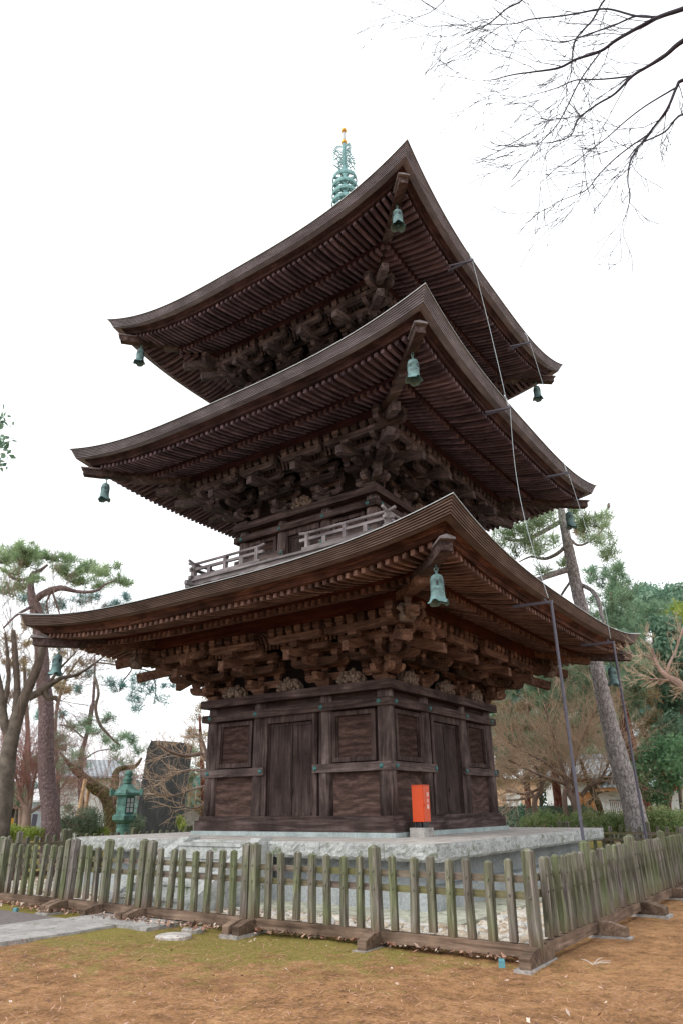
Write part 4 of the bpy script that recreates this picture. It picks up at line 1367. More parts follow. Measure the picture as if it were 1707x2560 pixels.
try:
    tm = text_mesh('消\n火\n器', 0.082, M['white_paint'], 1.25)
    o = link('lettering', tm, ext)
    o.matrix_local = Matrix.Translation((0.1025, 0.10, 0.68)) @ Matrix(((0, 0, 1, 0), (1, 0, 0, 0), (0, 1, 0, 0), (0, 0, 0, 1)))
except Exception as e:
    print('text failed', e)

# ------------------------------------------------------------------ lightning conductor rods, arms and cables
def atx_(px, py, X):
    d = ray(px, py)
    return CAM + d * (X - CAM[0]) / d[0]
def conductor(y, ztop, label):
    t = thing('conductor_rod', label, 'conductor rod', (5.7, y, G), 0, 'grey rods at the right eave')
    mb = MB(); mb.tube([(0, 0, -0.02), (0, 0, 1.6), (0, 0, 3.2), (0, 0, ztop - G)], 0.026, 10)
    for z in (1.2, 2.9):
        mb.lathe([(0.031, z), (0.034, z + 0.02), (0.031, z + 0.05)], 10)
    mb.build('rod', M['steel'], t)
    mb = MB(); mb.bar((0.03, 0, ztop - G - 0.015), (-0.72, 0.0, ztop - G + 0.01), 0.045, 0.045)
    mb.bar((-0.06, 0, ztop - G - 0.03), (-0.12, 0, ztop - G + 0.06), 0.03, 0.03)
    mb.build('arm', M['steel'], t)
    return t
conductor(-2.06, 3.88, 'thin grey metal rod rising to the lowest eave, nearer the front corner')
conductor(1.97, 3.86, 'thin grey metal rod rising to the lowest eave, near the right roof tip')
def eave_arm(S, px, py, X, label):
    p = atx_(px, py, X)
    t = bpy.data.objects.new('cable_bracket', None)
    COL.objects.link(t)
    t.location = tuple(p)
    t.parent = pag
    t['label'] = label
    mb = MB(); mb.bar((0.03, 0, 0), (-0.62, 0.02, 0.03), 0.04, 0.04); mb.bar((0.0, -0.0, -0.01), (-0.5, -0.16, -0.02), 0.03, 0.03)
    mb.build('arm', M['steel'], t)
    mb = MB(); mb.tube([(-0.02, 0, 0.02), (-0.05, 0.0, 0.22), (-0.10, 0, 0.34)], 0.008, 5); mb.build('wire_stub', M['wire'], t)
    return p
A2a = eave_arm(STO[1], 1274, 1018, 5.3, 'grey cable arm on the middle eave nearer the front corner')
A2b = eave_arm(STO[1], 1419, 1182, 5.3, 'grey cable arm on the middle eave near its right tip')
A3a = eave_arm(STO[2], 1179, 650, 5.0, 'grey cable arm on the topmost eave nearer the front corner')
A3b = eave_arm(STO[2], 1323, 855, 5.0, 'grey cable arm on the topmost eave near its right tip')
def cable(p0, p1, sag, label):
    p0, p1 = np.array(p0), np.array(p1)
    pts = []
    for t in np.linspace(0, 1, 16):
        p = p0 + (p1 - p0) * t
        pts.append(p + np.array([sag[0], sag[1], 0]) * math.sin(PI * t))
    mb = MB(); mb.tube(pts, 0.0065, 5)
    tag(mb.build('cable', M['wire']), label, 'cable', 'slack cables between the eaves')
cable(A3a, A2a + np.array([-0.05, 0, 0.05]), (0.02, 0.0), 'slack pale cable from the topmost eave down to the middle eave, left one')
cable(A3b, A2b + np.array([-0.05, 0, 0.05]), (0.05, -0.05), 'slack pale cable from the topmost eave down to the middle eave, right one')
cable(A2a, (5.66, -2.06, 3.95), (-0.16, 0.0), 'slack pale cable from the middle eave down to the rod nearer the front corner')
cable(A2b, (5.66, 1.97, 3.93), (0.10, -0.05), 'slack pale cable from the middle eave down to the rod near the right tip')
# ------------------------------------------------------------------ lantern, stone slab, lamp, buildings
def facing(p):
    """z-rotation that turns local -Y to the camera"""
    d = CAM[:2] - np.array(p)[:2]
    return math.atan2(d[0], -d[1])
D = 22.0
p = ground_at(308, D)
lan = thing('bronze_lantern', 'green bronze temple lantern with small white paned window', 'lantern', tuple(p), facing(p) + PI / 6)
mb = MB()
mb.lathe([(0.30, 0.0), (0.30, 0.15), (0.25, 0.2), (0.21, 0.28), (0.20, 0.70), (0.225, 0.73), (0.20, 0.76), (0.20, 0.84), (0.215, 0.86), (0.20, 0.88), (0.19, 1.12), (0.215, 1.18), (0.19, 1.22)], 16)
mb.build('pillar', M['lantern'], lan)
mb = MB(); mb.lathe([(0.19, 1.221), (0.39, 1.34), (0.40, 1.46), (0.36, 1.48), (0.33, 1.50)], 6); mb.build('platform', M['lantern'], lan)
mb = MB(); mb.lathe([(0.295, 1.501), (0.295, 2.02), (0.28, 2.04)], 6); fbx = mb.build('fire_box', M['lantern'], lan)
wn = MB()
an = -PI / 2 + PI / 6 + 0.0
M['pane'] = simple('white_glass_pane', (0.62, 0.64, 0.64), 0.3)
# window on the face to the right of the viewer
Mx = Matrix.Identity(4)
wn.box(-0.115, 0.115, -0.262, -0.256, 1.56, 1.98)
wn.xform(Mx); o = wn.build('window', M['pane'], fbx)
fr = MB()
for x in (-0.125, 0.0, 0.125): fr.box(x - 0.012, x + 0.012, -0.275, -0.2625, 1.54, 2.0)
for z in (1.55, 1.70, 1.84, 1.99): fr.box(-0.112 if True else 0, -0.0125, -0.274, -0.263, z - 0.01, z + 0.01); fr.box(0.0125, 0.112, -0.274, -0.263, z - 0.01, z + 0.01)
fr.xform(Mx); fr.build('window_frame', M['verdigris_dark'], o)
mb = MB(); mb.lathe([(0.30, 2.041), (0.47, 2.06), (0.47, 2.13), (0.40, 2.18), (0.27, 2.30), (0.17, 2.38), (0.12, 2.40)], 6); rf = mb.build('canopy', M['lantern'], lan)
for k in range(6):
    an = k * PI / 3
    mb = MB()
    r = MB()
    r.extrude([(0.36, -0.03, 2.06), (0.55, -0.03, 2.05), (0.57, -0.03, 2.20), (0.53, -0.03, 2.26), (0.47, -0.03, 2.23), (0.40, -0.03, 2.19)], (0, 0.06, 0))
    r.xform(Matrix.Rotation(an, 4, 'Z')).build('scroll', M['lantern'], rf)
mb = MB(); mb.lathe([(0.12, 2.401), (0.135, 2.44), (0.10, 2.48), (0.15, 2.54), (0.15, 2.58), (0.08, 2.60), (0.12, 2.66), (0.13, 2.72), (0.10, 2.79), (0.02, 2.83)], 14); mb.build('jewel', M['lantern'], lan, smooth=True)
lan.scale = (0.92, 0.92, 0.885)

D = 27.0
p = ground_at(400, D)
m, n, b = new_mat('dark_inscribed_slate')
v = coords(n, 'Object', (3, 3, 0.7))
g = noise(n, v, 2.0, 6, 0.65, 0.6)
c = ramp(n, g, [(0.3, (0.022, 0.026, 0.03)), (0.55, (0.05, 0.055, 0.058)), (0.75, (0.115, 0.115, 0.115))])
n.links.new(c, b.inputs['Base Color']); b.inputs['Roughness'].default_value = 0.6
bump(n, b, noise(n, coords(n, 'Object'), 16, 5, 0.6), 0.7, 0.04)
ste = thing('stone_slab', 'tall black inscribed stone slab leaning slightly, behind bare twigs', 'monument', tuple(p), facing(p) - 0.1)
mb = MB()
q = 27.0 / 1712.9 / math.cos(0) * 1.03
pts = [(-52, -0.02), (48, -0.02), (50, 60 * 0.03), (56, 3.62), (10, 3.75), (-40, 3.72), (-44, 3.0), (-48, 1.6)]
poly = [(x * q, -0.16, z) for x, z in ((-57, -0.05), (47, -0.05), (50, 1.8), (57, 3.55), (40, 3.66), (0, 3.72), (-34, 3.74), (-41, 3.4), (-48, 1.7))]
mb.extrude(poly, (0, 0.36, 0))
slab = mb.build('slab', m, ste)
mb = MB()
r2_ = np.random.default_rng(3)
for cx in (-0.42, 0.40):                                   # worn columns of cut characters
    for k in range(11):
        z = 3.2 - k * 0.27
        for s in range(6):
            x0, z0 = cx - 0.02 * k * 0.4 + r2_.uniform(-0.11, 0.11), z + r2_.uniform(-0.09, 0.09)
            if s % 2: mb.box(x0 - 0.075, x0 + 0.075, -0.166, -0.1605, z0 - 0.010, z0 + 0.010)
            else: mb.box(x0 - 0.010, x0 + 0.010, -0.1655, -0.1605, z0 - 0.08, z0 + 0.06)
mb.build('cut_characters', simple('worn_cut_stone', (0.07, 0.075, 0.075), 0.8), slab)

D = 30.0
p = ground_at(1585, D)
lp = thing('lamp_post', 'green lamp post with lantern head, behind the leaning pine', 'lamp post', tuple(p), facing(p))
mb = MB(); mb.tube([(0, 0, 0), (0, 0, 2.0), (0, 0, 3.75)], [0.05, 0.042, 0.038], 10); mb.build('pole', M['verdigris'], lp)
mb = MB(); mb.lathe([(0.13, 3.751), (0.16, 3.80), (0.165, 4.22), (0.15, 4.23)], 8); mb.build('lamp_head', simple('frosted_lamp_glass', (0.33, 0.5, 0.5), 0.4), lp)
mb = MB()
for k in range(8):
    a_ = k * PI / 4
    mb.bar((0.17 * math.cos(a_), 0.17 * math.sin(a_), 3.78), (0.172 * math.cos(a_), 0.172 * math.sin(a_), 4.24), 0.02, 0.02)
mb.lathe([(0.17, 3.74), (0.18, 3.77), (0.12, 3.775)], 8)
mb.build('lamp_frame', M['verdigris_dark'], lp)
mb = MB(); mb.lathe([(0.34, 4.245), (0.33, 4.27), (0.14, 4.36), (0.05, 4.42), (0.02, 4.5)], 12); mb.build('lamp_cap', M['flash'], lp)
lp.rotation_euler = (0, math.radians(-1.0), facing(p))

# materials for buildings
M['plaster'] = simple('white_plaster', (0.72, 0.73, 0.74), 0.9, 0, 0.06, 2.0)
def tile_mat():
    m, n, b = new_mat('grey_clay_roof_tiles')
    v = coords(n)
    wv = N(n, 'ShaderNodeTexWave'); wv.inputs['Scale'].default_value = 1.35; wv.bands_direction = 'X'
    n.links.new(v, wv.inputs['Vector'])
    g = noise(n, v, 5, 5, 0.6)
    c = ramp(n, g, [(0.3, (0.20, 0.225, 0.245)), (0.6, (0.32, 0.35, 0.37)), (0.75, (0.44, 0.47, 0.49))])
    c = mix(n, 1.0, c, ramp(n, wv.outputs[1], [(0.0, 0.45), (0.4, 1.0)]), 'MULTIPLY')
    n.links.new(c, b.inputs['Base Color']); b.inputs['Roughness'].default_value = 0.5
    bump(n, b, wv.outputs[1], 1.0, 0.06)
    return m
M['tile'] = tile_mat()
M['warm_wood'] = wood('orange_brown_timber', (0.18, 0.08, 0.03), (0.36, 0.17, 0.07), (0.5, 0.27, 0.13), 2)
def ppm(D): return D / FPX
def building(px, D, label, rot=0.0, name='storehouse', cat='building'):
    p = ground_at(px, D)
    return thing(name, label, cat, tuple(p), facing(p) + rot), p
def slope_roof(mb, x0, x1, y0, y1, ze, zr, th=0.10, ov=0.0):
    """gable with ridge along x"""
    ym = (y0 + y1) / 2
    for ys in (y0, y1):
        mb.add([(x0, ys, ze), (x1, ys, ze), (x1, ym, zr), (x0, ym, zr), (x0, ys, ze + th), (x1, ys, ze + th), (x1, ym, zr + th), (x0, ym, zr + th)],
               [(0, 3, 2, 1), (4, 5, 6, 7), (0, 1, 5, 4), (1, 2, 6, 5), (2, 3, 7, 6), (3, 0, 4, 7)] if ys == y0 else [(0, 1, 2, 3), (7, 6, 5, 4), (4, 5, 1, 0), (5, 6, 2, 1), (6, 7, 3, 2), (7, 4, 0, 3)])
# white storehouse on the right
D = 38.0
q = ppm(D)
bd, p = building(1500, D, 'low white storehouse with grey tiled roofs behind the leaning pine', -0.12)
def bx_(px): return (px - 1500) * q * 1.03
def bz_(py): return CAM[2] - G + (2028 - py) * q * 1.0
mb = MB(); mb.box(bx_(1398), bx_(1500), 0.0, 3.2, 0, bz_(1968)); mb.box(bx_(1500) + 0.002, bx_(1660), 0.25, 3.2, 0, bz_(1992)); mb.build('wall', M['plaster'], bd)
mb = MB(); slope_roof(mb, bx_(1408), bx_(1556), -0.9, 4.2, bz_(1974), bz_(1938) + 0.1, 0.12); r1 = mb.build('roof', M['tile'], bd)
mb = MB(); mb.box(bx_(1420), bx_(1535), 1.5, 1.8, bz_(1938) + 0.2, bz_(1934) + 0.32); mb.build('ridge', M['tile'], r1)
mb = MB(); mb.add([(bx_(1492), -0.75, bz_(1994)), (bx_(1672), -0.75, bz_(1994)), (bx_(1672), 0.6, bz_(1974)), (bx_(1492), 0.6, bz_(1974)), (bx_(1492), -0.75, bz_(1991)), (bx_(1672), -0.75, bz_(1991)), (bx_(1672), 0.6, bz_(1971)), (bx_(1492), 0.6, bz_(1971))],
        [(0, 3, 2, 1), (4, 5, 6, 7), (0, 1, 5, 4), (1, 2, 6, 5), (2, 3, 7, 6), (3, 0, 4, 7)]); mb.build('lower_roof', M['tile'], bd)
mb = MB(); mb.box(bx_(1494), bx_(1670), -0.68, -0.58, bz_(2001), bz_(1995)); mb.box(bx_(1412), bx_(1500), -0.7, -0.6, bz_(1981), bz_(1975)); mb.build('eave_board', M['warm_wood'], bd)
mb = MB(); mb.box(bx_(1466), bx_(1497), -0.04, -0.001, 0.0, bz_(2002)); 
mb.build('door', M['warm_wood'], bd)
mb = MB(); mb.box(bx_(1552), bx_(1566), 0.20, 0.249, bz_(2018), bz_(2000)); mb.build('window', M['black'], bd)
# black bar fence before it
p = ground_at(1500, 36)
bf = thing('bar_fence', 'black metal bar fence before the white storehouse', 'fence', tuple(p), facing(p) - 0.05)
mb = MB()
qq = ppm(36)
for i in range(64):
    x = (1396 - 1500) * qq + i * 0.084
    tall = 1.62 if 1526 < 1500 + x / qq < 1560 else 1.05
    mb.box(x - 0.014, x + 0.014, -0.014, 0.014, 0, tall)
for z in (0.12, 1.02): mb.box((1396 - 1500) * qq, (1662 - 1500) * qq, -0.012, 0.012, z, z + 0.035)
mb.box((1526 - 1500) * qq, (1560 - 1500) * qq, -0.012, 0.012, 1.6, 1.64)
mb.build('bar_panel', M['black'], bf)
# house behind
bd, p = building(1625, 50, 'beige two storey house with brown siding far behind the right trees', 0.3, 'house', 'house')
q = ppm(50)
mb = MB(); mb.box(-2.0, 2.6, 0, 4, 0, 5.4); mb.build('wall', simple('beige_siding', (0.42, 0.36, 0.29), 0.8), bd)
mb = MB(); mb.box(-1.4, 0.2, -0.03, -0.001, 3.2, 4.6); mb.build('wood_cladding', M['warm_wood'], bd)
mb = MB(); mb.box(-2.2, 2.8, -0.5, 0.0, 2.5, 2.65); mb.build('canopy', M['plaster'], bd)
mb = MB(); slope_roof(mb, -2.3, 2.9, -0.5, 4.5, 5.4, 6.4); mb.build('roof', M['tile'], bd)
for x in (0.8, 1.7):
    mb = MB(); mb.box(x - 0.3, x + 0.3, -0.04, -0.001, 3.4, 4.4); mb.build('window', M['pane'], bd)
bd, p = building(1290, 52, 'small tan house glimpsed through brown twigs over the green sheet fence', 0.1, 'house', 'house')
mb = MB(); mb.box(-1.6, 1.7, 0, 4, 0, 3.1); mb.build('wall', simple('tan_plaster', (0.55, 0.36, 0.24), 0.8), bd)
mb = MB(); slope_roof(mb, -2.0, 2.1, -0.5, 4.5, 3.1, 4.0); mb.build('roof', M['plaster'], bd)
mb = MB(); mb.box(-0.5, 0.5, -0.03, -0.001, 1.2, 2.2); mb.build('window', M['pane'], bd)
# green sheet fence
p = ground_at(1320, 33)
gf = thing('sheet_fence', 'dark green corrugated sheet fence low behind the right hedge', 'fence', tuple(p), facing(p))
mb = MB()
q = ppm(33)
for i in range(46):
    x = -85 * q + i * 0.082
    mb.box(x, x + 0.05, -0.02, 0.0, 0.05, 1.42); mb.box(x + 0.0505, x + 0.0815, 0.001, 0.02, 0.05, 1.42)
mb.build('sheet', simple('dark_green_sheet', (0.035, 0.085, 0.085), 0.5), gf)
mb = MB()
for i in range(6):
    x = -86 * q + i * 0.75
    mb.box(x - 0.03, x + 0.03, -0.07, -0.021, 0, 1.5)
mb.build('post_row', M['verdigris_dark'], gf)
# light bench behind the back fence
p = ground_at(1560, 24.2)
be = thing('bench', 'pale timber bench behind the far picket fence, beside the pine foot', 'bench', tuple(p), facing(p))
mb = MB(); mb.box(-0.45, 0.45, -0.2, 0.2, 0.40, 0.46); mb.build('seat', simple('pale_bench_wood', (0.55, 0.42, 0.32), 0.7), be)
for x in (-0.36, 0.36):
    mb = MB(); mb.box(x - 0.04, x + 0.04, -0.17, 0.17, 0, 0.40); mb.build('leg', M['warm_wood'], be)

# left: white storehouse, iron fence, kiosk, concrete wall
bd, p = building(215, 40, 'white walled building with low grey roof behind the propped pine limb', 0.1)
q = ppm(40)
mb = MB(); mb.box(-75 * q, 62 * q, 0, 4, 0, 2.95); mb.build('wall', M['plaster'], bd)
mb = MB(); slope_roof(mb, -84 * q, 72 * q, -0.6, 4.6, 2.95, 3.9); mb.build('roof', M['tile'], bd)
mb = MB(); mb.box(36 * q, 46 * q, -0.03, -0.001, 1.0, 1.5); mb.build('window', M['steel'], bd)
p = ground_at(238, 35)
bf = thing('bar_fence', 'grey iron bar fence between round bush and bronze lantern', 'fence', tuple(p), facing(p))
mb = MB(); q = ppm(35)
for i in range(18):
    x = -32 * q + i * 0.085
    mb.box(x - 0.012, x + 0.012, -0.012, 0.012, 0, 0.95)
for z in (0.1, 0.92): mb.box(-33 * q, 40 * q, -0.012, 0.012, z, z + 0.04)
mb.build('bar_panel', M['steel'], bf)
bd, p = building(28, 40, 'small dark roofed kiosk at the left edge behind the trunks', 0.0, 'kiosk', 'kiosk')
q = ppm(40)
mb = MB(); mb.box(-26 * q, 22 * q, 0, 1.5, 0.0, 1.55); mb.build('wall', M['black'], bd)
mb = MB(); slope_roof(mb, -34 * q, 28 * q, -0.4, 1.9, 1.55, 2.0); mb.build('roof', M['door_x'], bd)
mb = MB(); mb.box(-4 * q, 3 * q, -0.02, -0.001, 0.85, 1.15); mb.build('sign_board', M['gold'], bd)
bd, p = building(92, 44, 'pale shed with blue grey panels left of the big pine', 0.2, 'shed', 'shed')
q = ppm(44)
mb = MB(); mb.box(-40 * q, 34 * q, 0, 2, 0, 1.9); mb.build('wall', simple('pale_blue_panel', (0.5, 0.56, 0.6), 0.7), bd)
mb = MB(); slope_roof(mb, -46 * q, 40 * q, -0.4, 2.4, 1.9, 2.5); mb.build('roof', M['plaster'], bd)
mb = MB(); mb.box(-12 * q, -2 * q, -0.02, -0.001, 0, 1.3); mb.build('door', M['steel'], bd)
p = ground_at(490, 31)
mb = MB(); mb.box(-1.0, 1.6, 0, 0.2, -0.02, 1.42); mb.box(-1.03, 1.63, -0.03, 0.23, 1.4201, 1.5)
tag(mb.build('boundary_wall', M['concrete'], None, tuple(p), facing(p)), 'pale concrete wall between black stone slab and pagoda foot', 'wall')

# ------------------------------------------------------------------ vegetation helpers
def segs_mesh(segs, mat, name, sides_=4):
    """segs: list of (p0, p1, r0, r1) -> prisms"""
    A = np.array([np.concatenate([s[0], s[1], [s[2], s[3]]]) for s in segs])
    p0, p1, r0, r1 = A[:, :3], A[:, 3:6], A[:, 6], A[:, 7]
    d = p1 - p0
    d /= np.linalg.norm(d, axis=1)[:, None] + 1e-9
    ref = np.where(np.abs(d[:, 2:3]) > 0.8, np.array([[1.0, 0, 0]]), np.array([[0, 0, 1.0]]))
    a = np.cross(d, ref); a /= np.linalg.norm(a, axis=1)[:, None]
    b = np.cross(d, a)
    vs = []
    for p, r in ((p0, r0), (p1, r1)):
        for k in range(sides_):
            an = 2 * PI * k / sides_
            vs.append(p + (a * math.cos(an) + b * math.sin(an)) * r[:, None])
    V = np.stack(vs, 1).reshape(-1, 3)
    n = len(segs)
    base = (np.arange(n) * 2 * sides_)[:, None]
    F = np.concatenate([base + np.array([[k, (k + 1) % sides_, sides_ + (k + 1) % sides_, sides_ + k]]) for k in range(sides_)])
    return np_mesh(name, V, F, mat)
def unit(v):
    return v / (np.linalg.norm(v) + 1e-9)
def grow(segs, p, d, L, r, depth, R, spread=0.6, up=0.06, kids=(2, 4), shrink=0.62, tips=None, bend=0.16, nseg=4):
    """recursive branching of bare twigs"""
    pts = [np.array(p, float)]
    d = unit(np.array(d, float))
    for i in range(nseg):
        d = unit(d + R.normal(size=3) * bend + np.array([0, 0, up]))
        pts.append(pts[-1] + d * L / nseg)
    rr = np.linspace(r, r * 0.55, nseg + 1)
    for i in range(nseg):
        segs.append((pts[i], pts[i + 1], rr[i], rr[i + 1]))
    if depth <= 0:
        if tips is not None: tips.append(pts[-1])
        return
    n = int(R.integers(kids[0], kids[1] + 1))
    for k in range(n):
        t = 0.35 + 0.65 * (k + R.random() * 0.8) / n
        i = min(nseg - 1, int(t * nseg))
        f = t * nseg - i
        q = pts[i] + (pts[i + 1] - pts[i]) * min(1, f)
        side = unit(np.cross(d, R.normal(size=3)))
        nd = unit(unit(pts[i + 1] - pts[i]) + side * spread * (0.7 + 0.6 * R.random()))
        grow(segs, q, nd, L * shrink * (0.75 + 0.5 * R.random()), max(0.003, r * 0.55), depth - 1, R, spread, up, kids, shrink, tips, bend, nseg)
    grow(segs, pts[-1], d, L * shrink, max(0.003, r * 0.55), depth - 1, R, spread, up, kids, shrink, tips, bend, nseg)

def foliage_mat(name, cols, scale=0.9):
    m, n, b = new_mat(name)
    gi = N(n, 'ShaderNodeNewGeometry')
    g = noise(n, coords(n), scale, 4, 0.6)
    k = N(n, 'ShaderNodeMath', operation='MULTIPLY_ADD')
    n.links.new(gi.outputs['Random Per Island'], k.inputs[0]); k.inputs[1].default_value = 0.42
    n.links.new(g, k.inputs[2])
    st = [(0.34 + 0.66 * i / (len(cols) - 1), c) for i, c in enumerate(cols)]
    c = ramp(n, k.outputs[0], st)
    n.links.new(c, b.inputs['Base Color'])
    b.inputs['Roughness'].default_value = 0.7
    b.inputs['Specular IOR Level'].default_value = 0.2
    tr = N(n, 'ShaderNodeBsdfTranslucent')
    n.links.new(c, tr.inputs['Color'])
    ms = N(n, 'ShaderNodeMixShader'); ms.inputs[0].default_value = 0.42
    n.links.new(b.outputs[0], ms.inputs[1]); n.links.new(tr.outputs[0], ms.inputs[2])
    n.links.new(ms.outputs[0], n.nodes['Material Output'].inputs[0])
    return m
M['pine'] = foliage_mat('pine_needles', [(0.075, 0.135, 0.09), (0.155, 0.26, 0.165), (0.25, 0.37, 0.235), (0.35, 0.47, 0.30)])
M['pine_l'] = foliage_mat('bright_pine_needles', [(0.11, 0.155, 0.09), (0.24, 0.34, 0.18), (0.36, 0.48, 0.27), (0.48, 0.58, 0.36)])
M['pine_t'] = foliage_mat('bluish_pine_needles', [(0.06, 0.15, 0.145), (0.12, 0.26, 0.245), (0.19, 0.36, 0.335), (0.28, 0.45, 0.42)])
M['pine_b'] = foliage_mat('browning_pine_needles', [(0.13, 0.10, 0.065), (0.29, 0.21, 0.125), (0.41, 0.30, 0.18), (0.33, 0.37, 0.22)])
M['broad'] = foliage_mat('evergreen_leaves', [(0.04, 0.10, 0.055), (0.10, 0.20, 0.105), (0.17, 0.32, 0.16), (0.28, 0.44, 0.23)])
M['broad_d'] = foliage_mat('dark_evergreen_leaves', [(0.045, 0.095, 0.065), (0.11, 0.205, 0.14), (0.20, 0.33, 0.23), (0.34, 0.46, 0.34)])
M['yellowg'] = foliage_mat('yellow_green_leaves', [(0.08, 0.12, 0.02), (0.2, 0.28, 0.05), (0.33, 0.40, 0.09), (0.42, 0.46, 0.15)])
M['hedge'] = foliage_mat('hedge_leaves', [(0.13, 0.185, 0.08), (0.27, 0.37, 0.16), (0.38, 0.49, 0.23), (0.44, 0.33, 0.19)], 1.6)
M['bush'] = foliage_mat('clipped_bush_leaves', [(0.05, 0.08, 0.055), (0.13, 0.18, 0.125), (0.21, 0.27, 0.185), (0.30, 0.36, 0.25)], 2.5)
def bark_mat(name, a, b_, c_, sc=9.0, zs=0.35):
    m, n, b = new_mat(name)
    vo = N(n, 'ShaderNodeTexVoronoi'); vo.feature = 'DISTANCE_TO_EDGE'; vo.inputs['Scale'].default_value = sc
    v = coords(n, 'Object', (1, 1, zs))
    g = noise(n, v, sc * 1.6, 6, 0.65)
    ad = mix(n, 0.12, v, g)
    n.links.new(ad, vo.inputs['Vector'])
    c = ramp(n, g, [(0.3, a), (0.5, b_), (0.72, c_)])
    e = ramp(n, vo.outputs[0], [(0.0, 0.3), (0.08, 1.0)])
    c = mix(n, 1.0, c, e, 'MULTIPLY')
    n.links.new(c, b.inputs['Base Color']); b.inputs['Roughness'].default_value = 0.9
    b.inputs['Specular IOR Level'].default_value = 0.15
    bump(n, b, vo.outputs[0], 0.9, 0.06)
    return m
M['bark_grey'] = bark_mat('plated_grey_pine_bark', (0.17, 0.15, 0.148), (0.36, 0.33, 0.325), (0.55, 0.51, 0.50), 11, 0.55)
M['bark_pine'] = bark_mat('red_brown_pine_bark', (0.11, 0.075, 0.08), (0.24, 0.17, 0.175), (0.36, 0.28, 0.285), 16, 0.55)
M['bark_red'] = bark_mat('red_pine_bark', (0.10, 0.035, 0.025), (0.20, 0.075, 0.055), (0.30, 0.13, 0.10), 7, 0.6)
M['bark_dark'] = simple('grey_brown_smooth_bark', (0.15, 0.125, 0.10), 0.9, 0, 0.5, 5, col2=(0.07, 0.058, 0.047), bmp=0.6)
M['bark_moss'] = bark_mat('mossy_old_bark', (0.06, 0.045, 0.03), (0.13, 0.10, 0.055), (0.20, 0.19, 0.07), 8, 0.5)
M['twig_tan'] = simple('tan_maple_twigs', (0.62, 0.46, 0.34), 0.85, 0, 0.2, 2.0, col2=(0.52, 0.37, 0.26))
M['twig_red'] = simple('reddish_maple_twigs', (0.36, 0.19, 0.165), 0.85, 0, 0.4, 2.0, col2=(0.18, 0.095, 0.085))
M['twig_dark'] = simple('dark_bare_twigs', (0.035, 0.03, 0.045), 0.8, 0, 0.4, 3.0)
M['twig_brown'] = simple('brown_bare_twigs', (0.27, 0.19, 0.155), 0.85, 0, 0.4, 2.0, col2=(0.13, 0.09, 0.075))

def needles(cent, K, L, W, R, upb=0.5):
    """tufts of needles: cent (M,3) -> triangles"""
    Mn = len(cent)
    axis = R.normal(size=(Mn, 3)) * 0.6 + np.array([0, 0, upb])
    d = axis[:, None, :] + R.normal(size=(Mn, K, 3)) * 0.75
    d /= np.linalg.norm(d, axis=2, keepdims=True)
    s = np.cross(d, R.normal(size=(Mn, K, 3)))
    s /= np.linalg.norm(s, axis=2, keepdims=True)
    l = L * (0.7 + 0.6 * R.random((Mn, K, 1)))
    b = cent[:, None, :] + R.normal(size=(Mn, K, 3)) * L * 0.25
    P = np.stack([b - s * W, b + s * W, b + d * l], 2).reshape(-1, 3)
    return P, np.arange(len(P)).reshape(-1, 3)
def leaves(cent, K, L, R, jit):
    Mn = len(cent)
    c = (cent[:, None, :] + R.normal(size=(Mn, K, 3)) * jit).reshape(-1, 3)
    n = len(c)
    d = unit_rows(R.normal(size=(n, 3)))
    s = unit_rows(np.cross(d, R.normal(size=(n, 3))))
    l = (L * (0.6 + 0.8 * R.random((n, 1))))
    P = np.stack([c - d * l * 0.5, c + s * l * 0.28, c + d * l * 0.5, c - s * l * 0.28], 1).reshape(-1, 3)
    return P, np.arange(len(P)).reshape(-1, 4)
def unit_rows(a):
    return a / (np.linalg.norm(a, axis=1, keepdims=True) + 1e-9)
def pad_points(c, rx, ry, rz, n, R, shell=0.35):
    v = unit_rows(R.normal(size=(n, 3))) * (R.random((n, 1)) ** shell)
    # break the outline: several lobes
    ph = R.random(3) * 6.28
    k = 1 + 0.22 * np.sin(4 * np.arctan2(v[:, 1], v[:, 0]) + ph[0]) + 0.15 * np.sin(7 * np.arctan2(v[:, 1], v[:, 0]) + ph[1])
    return np.array(c) + v * np.array([rx, ry, rz]) * k[:, None]
def smooth_path(pts, rad, n=5, wob=0.0, R=None):
    pts, rad = np.array(pts, float), np.array(rad, float)
    out, ro = [], []
    m = len(pts)
    for i in range(m - 1):
        p0, p1, p2, p3 = pts[max(0, i - 1)], pts[i], pts[i + 1], pts[min(m - 1, i + 2)]
        for k in range(n):
            t = k / n
            out.append(0.5 * ((2 * p1) + (-p0 + p2) * t + (2 * p0 - 5 * p1 + 4 * p2 - p3) * t * t + (-p0 + 3 * p1 - 3 * p2 + p3) * t ** 3))
            ro.append(rad[i] + (rad[i + 1] - rad[i]) * t)
    out.append(pts[-1]); ro.append(rad[-1])
    return np.array(out), np.array(ro)
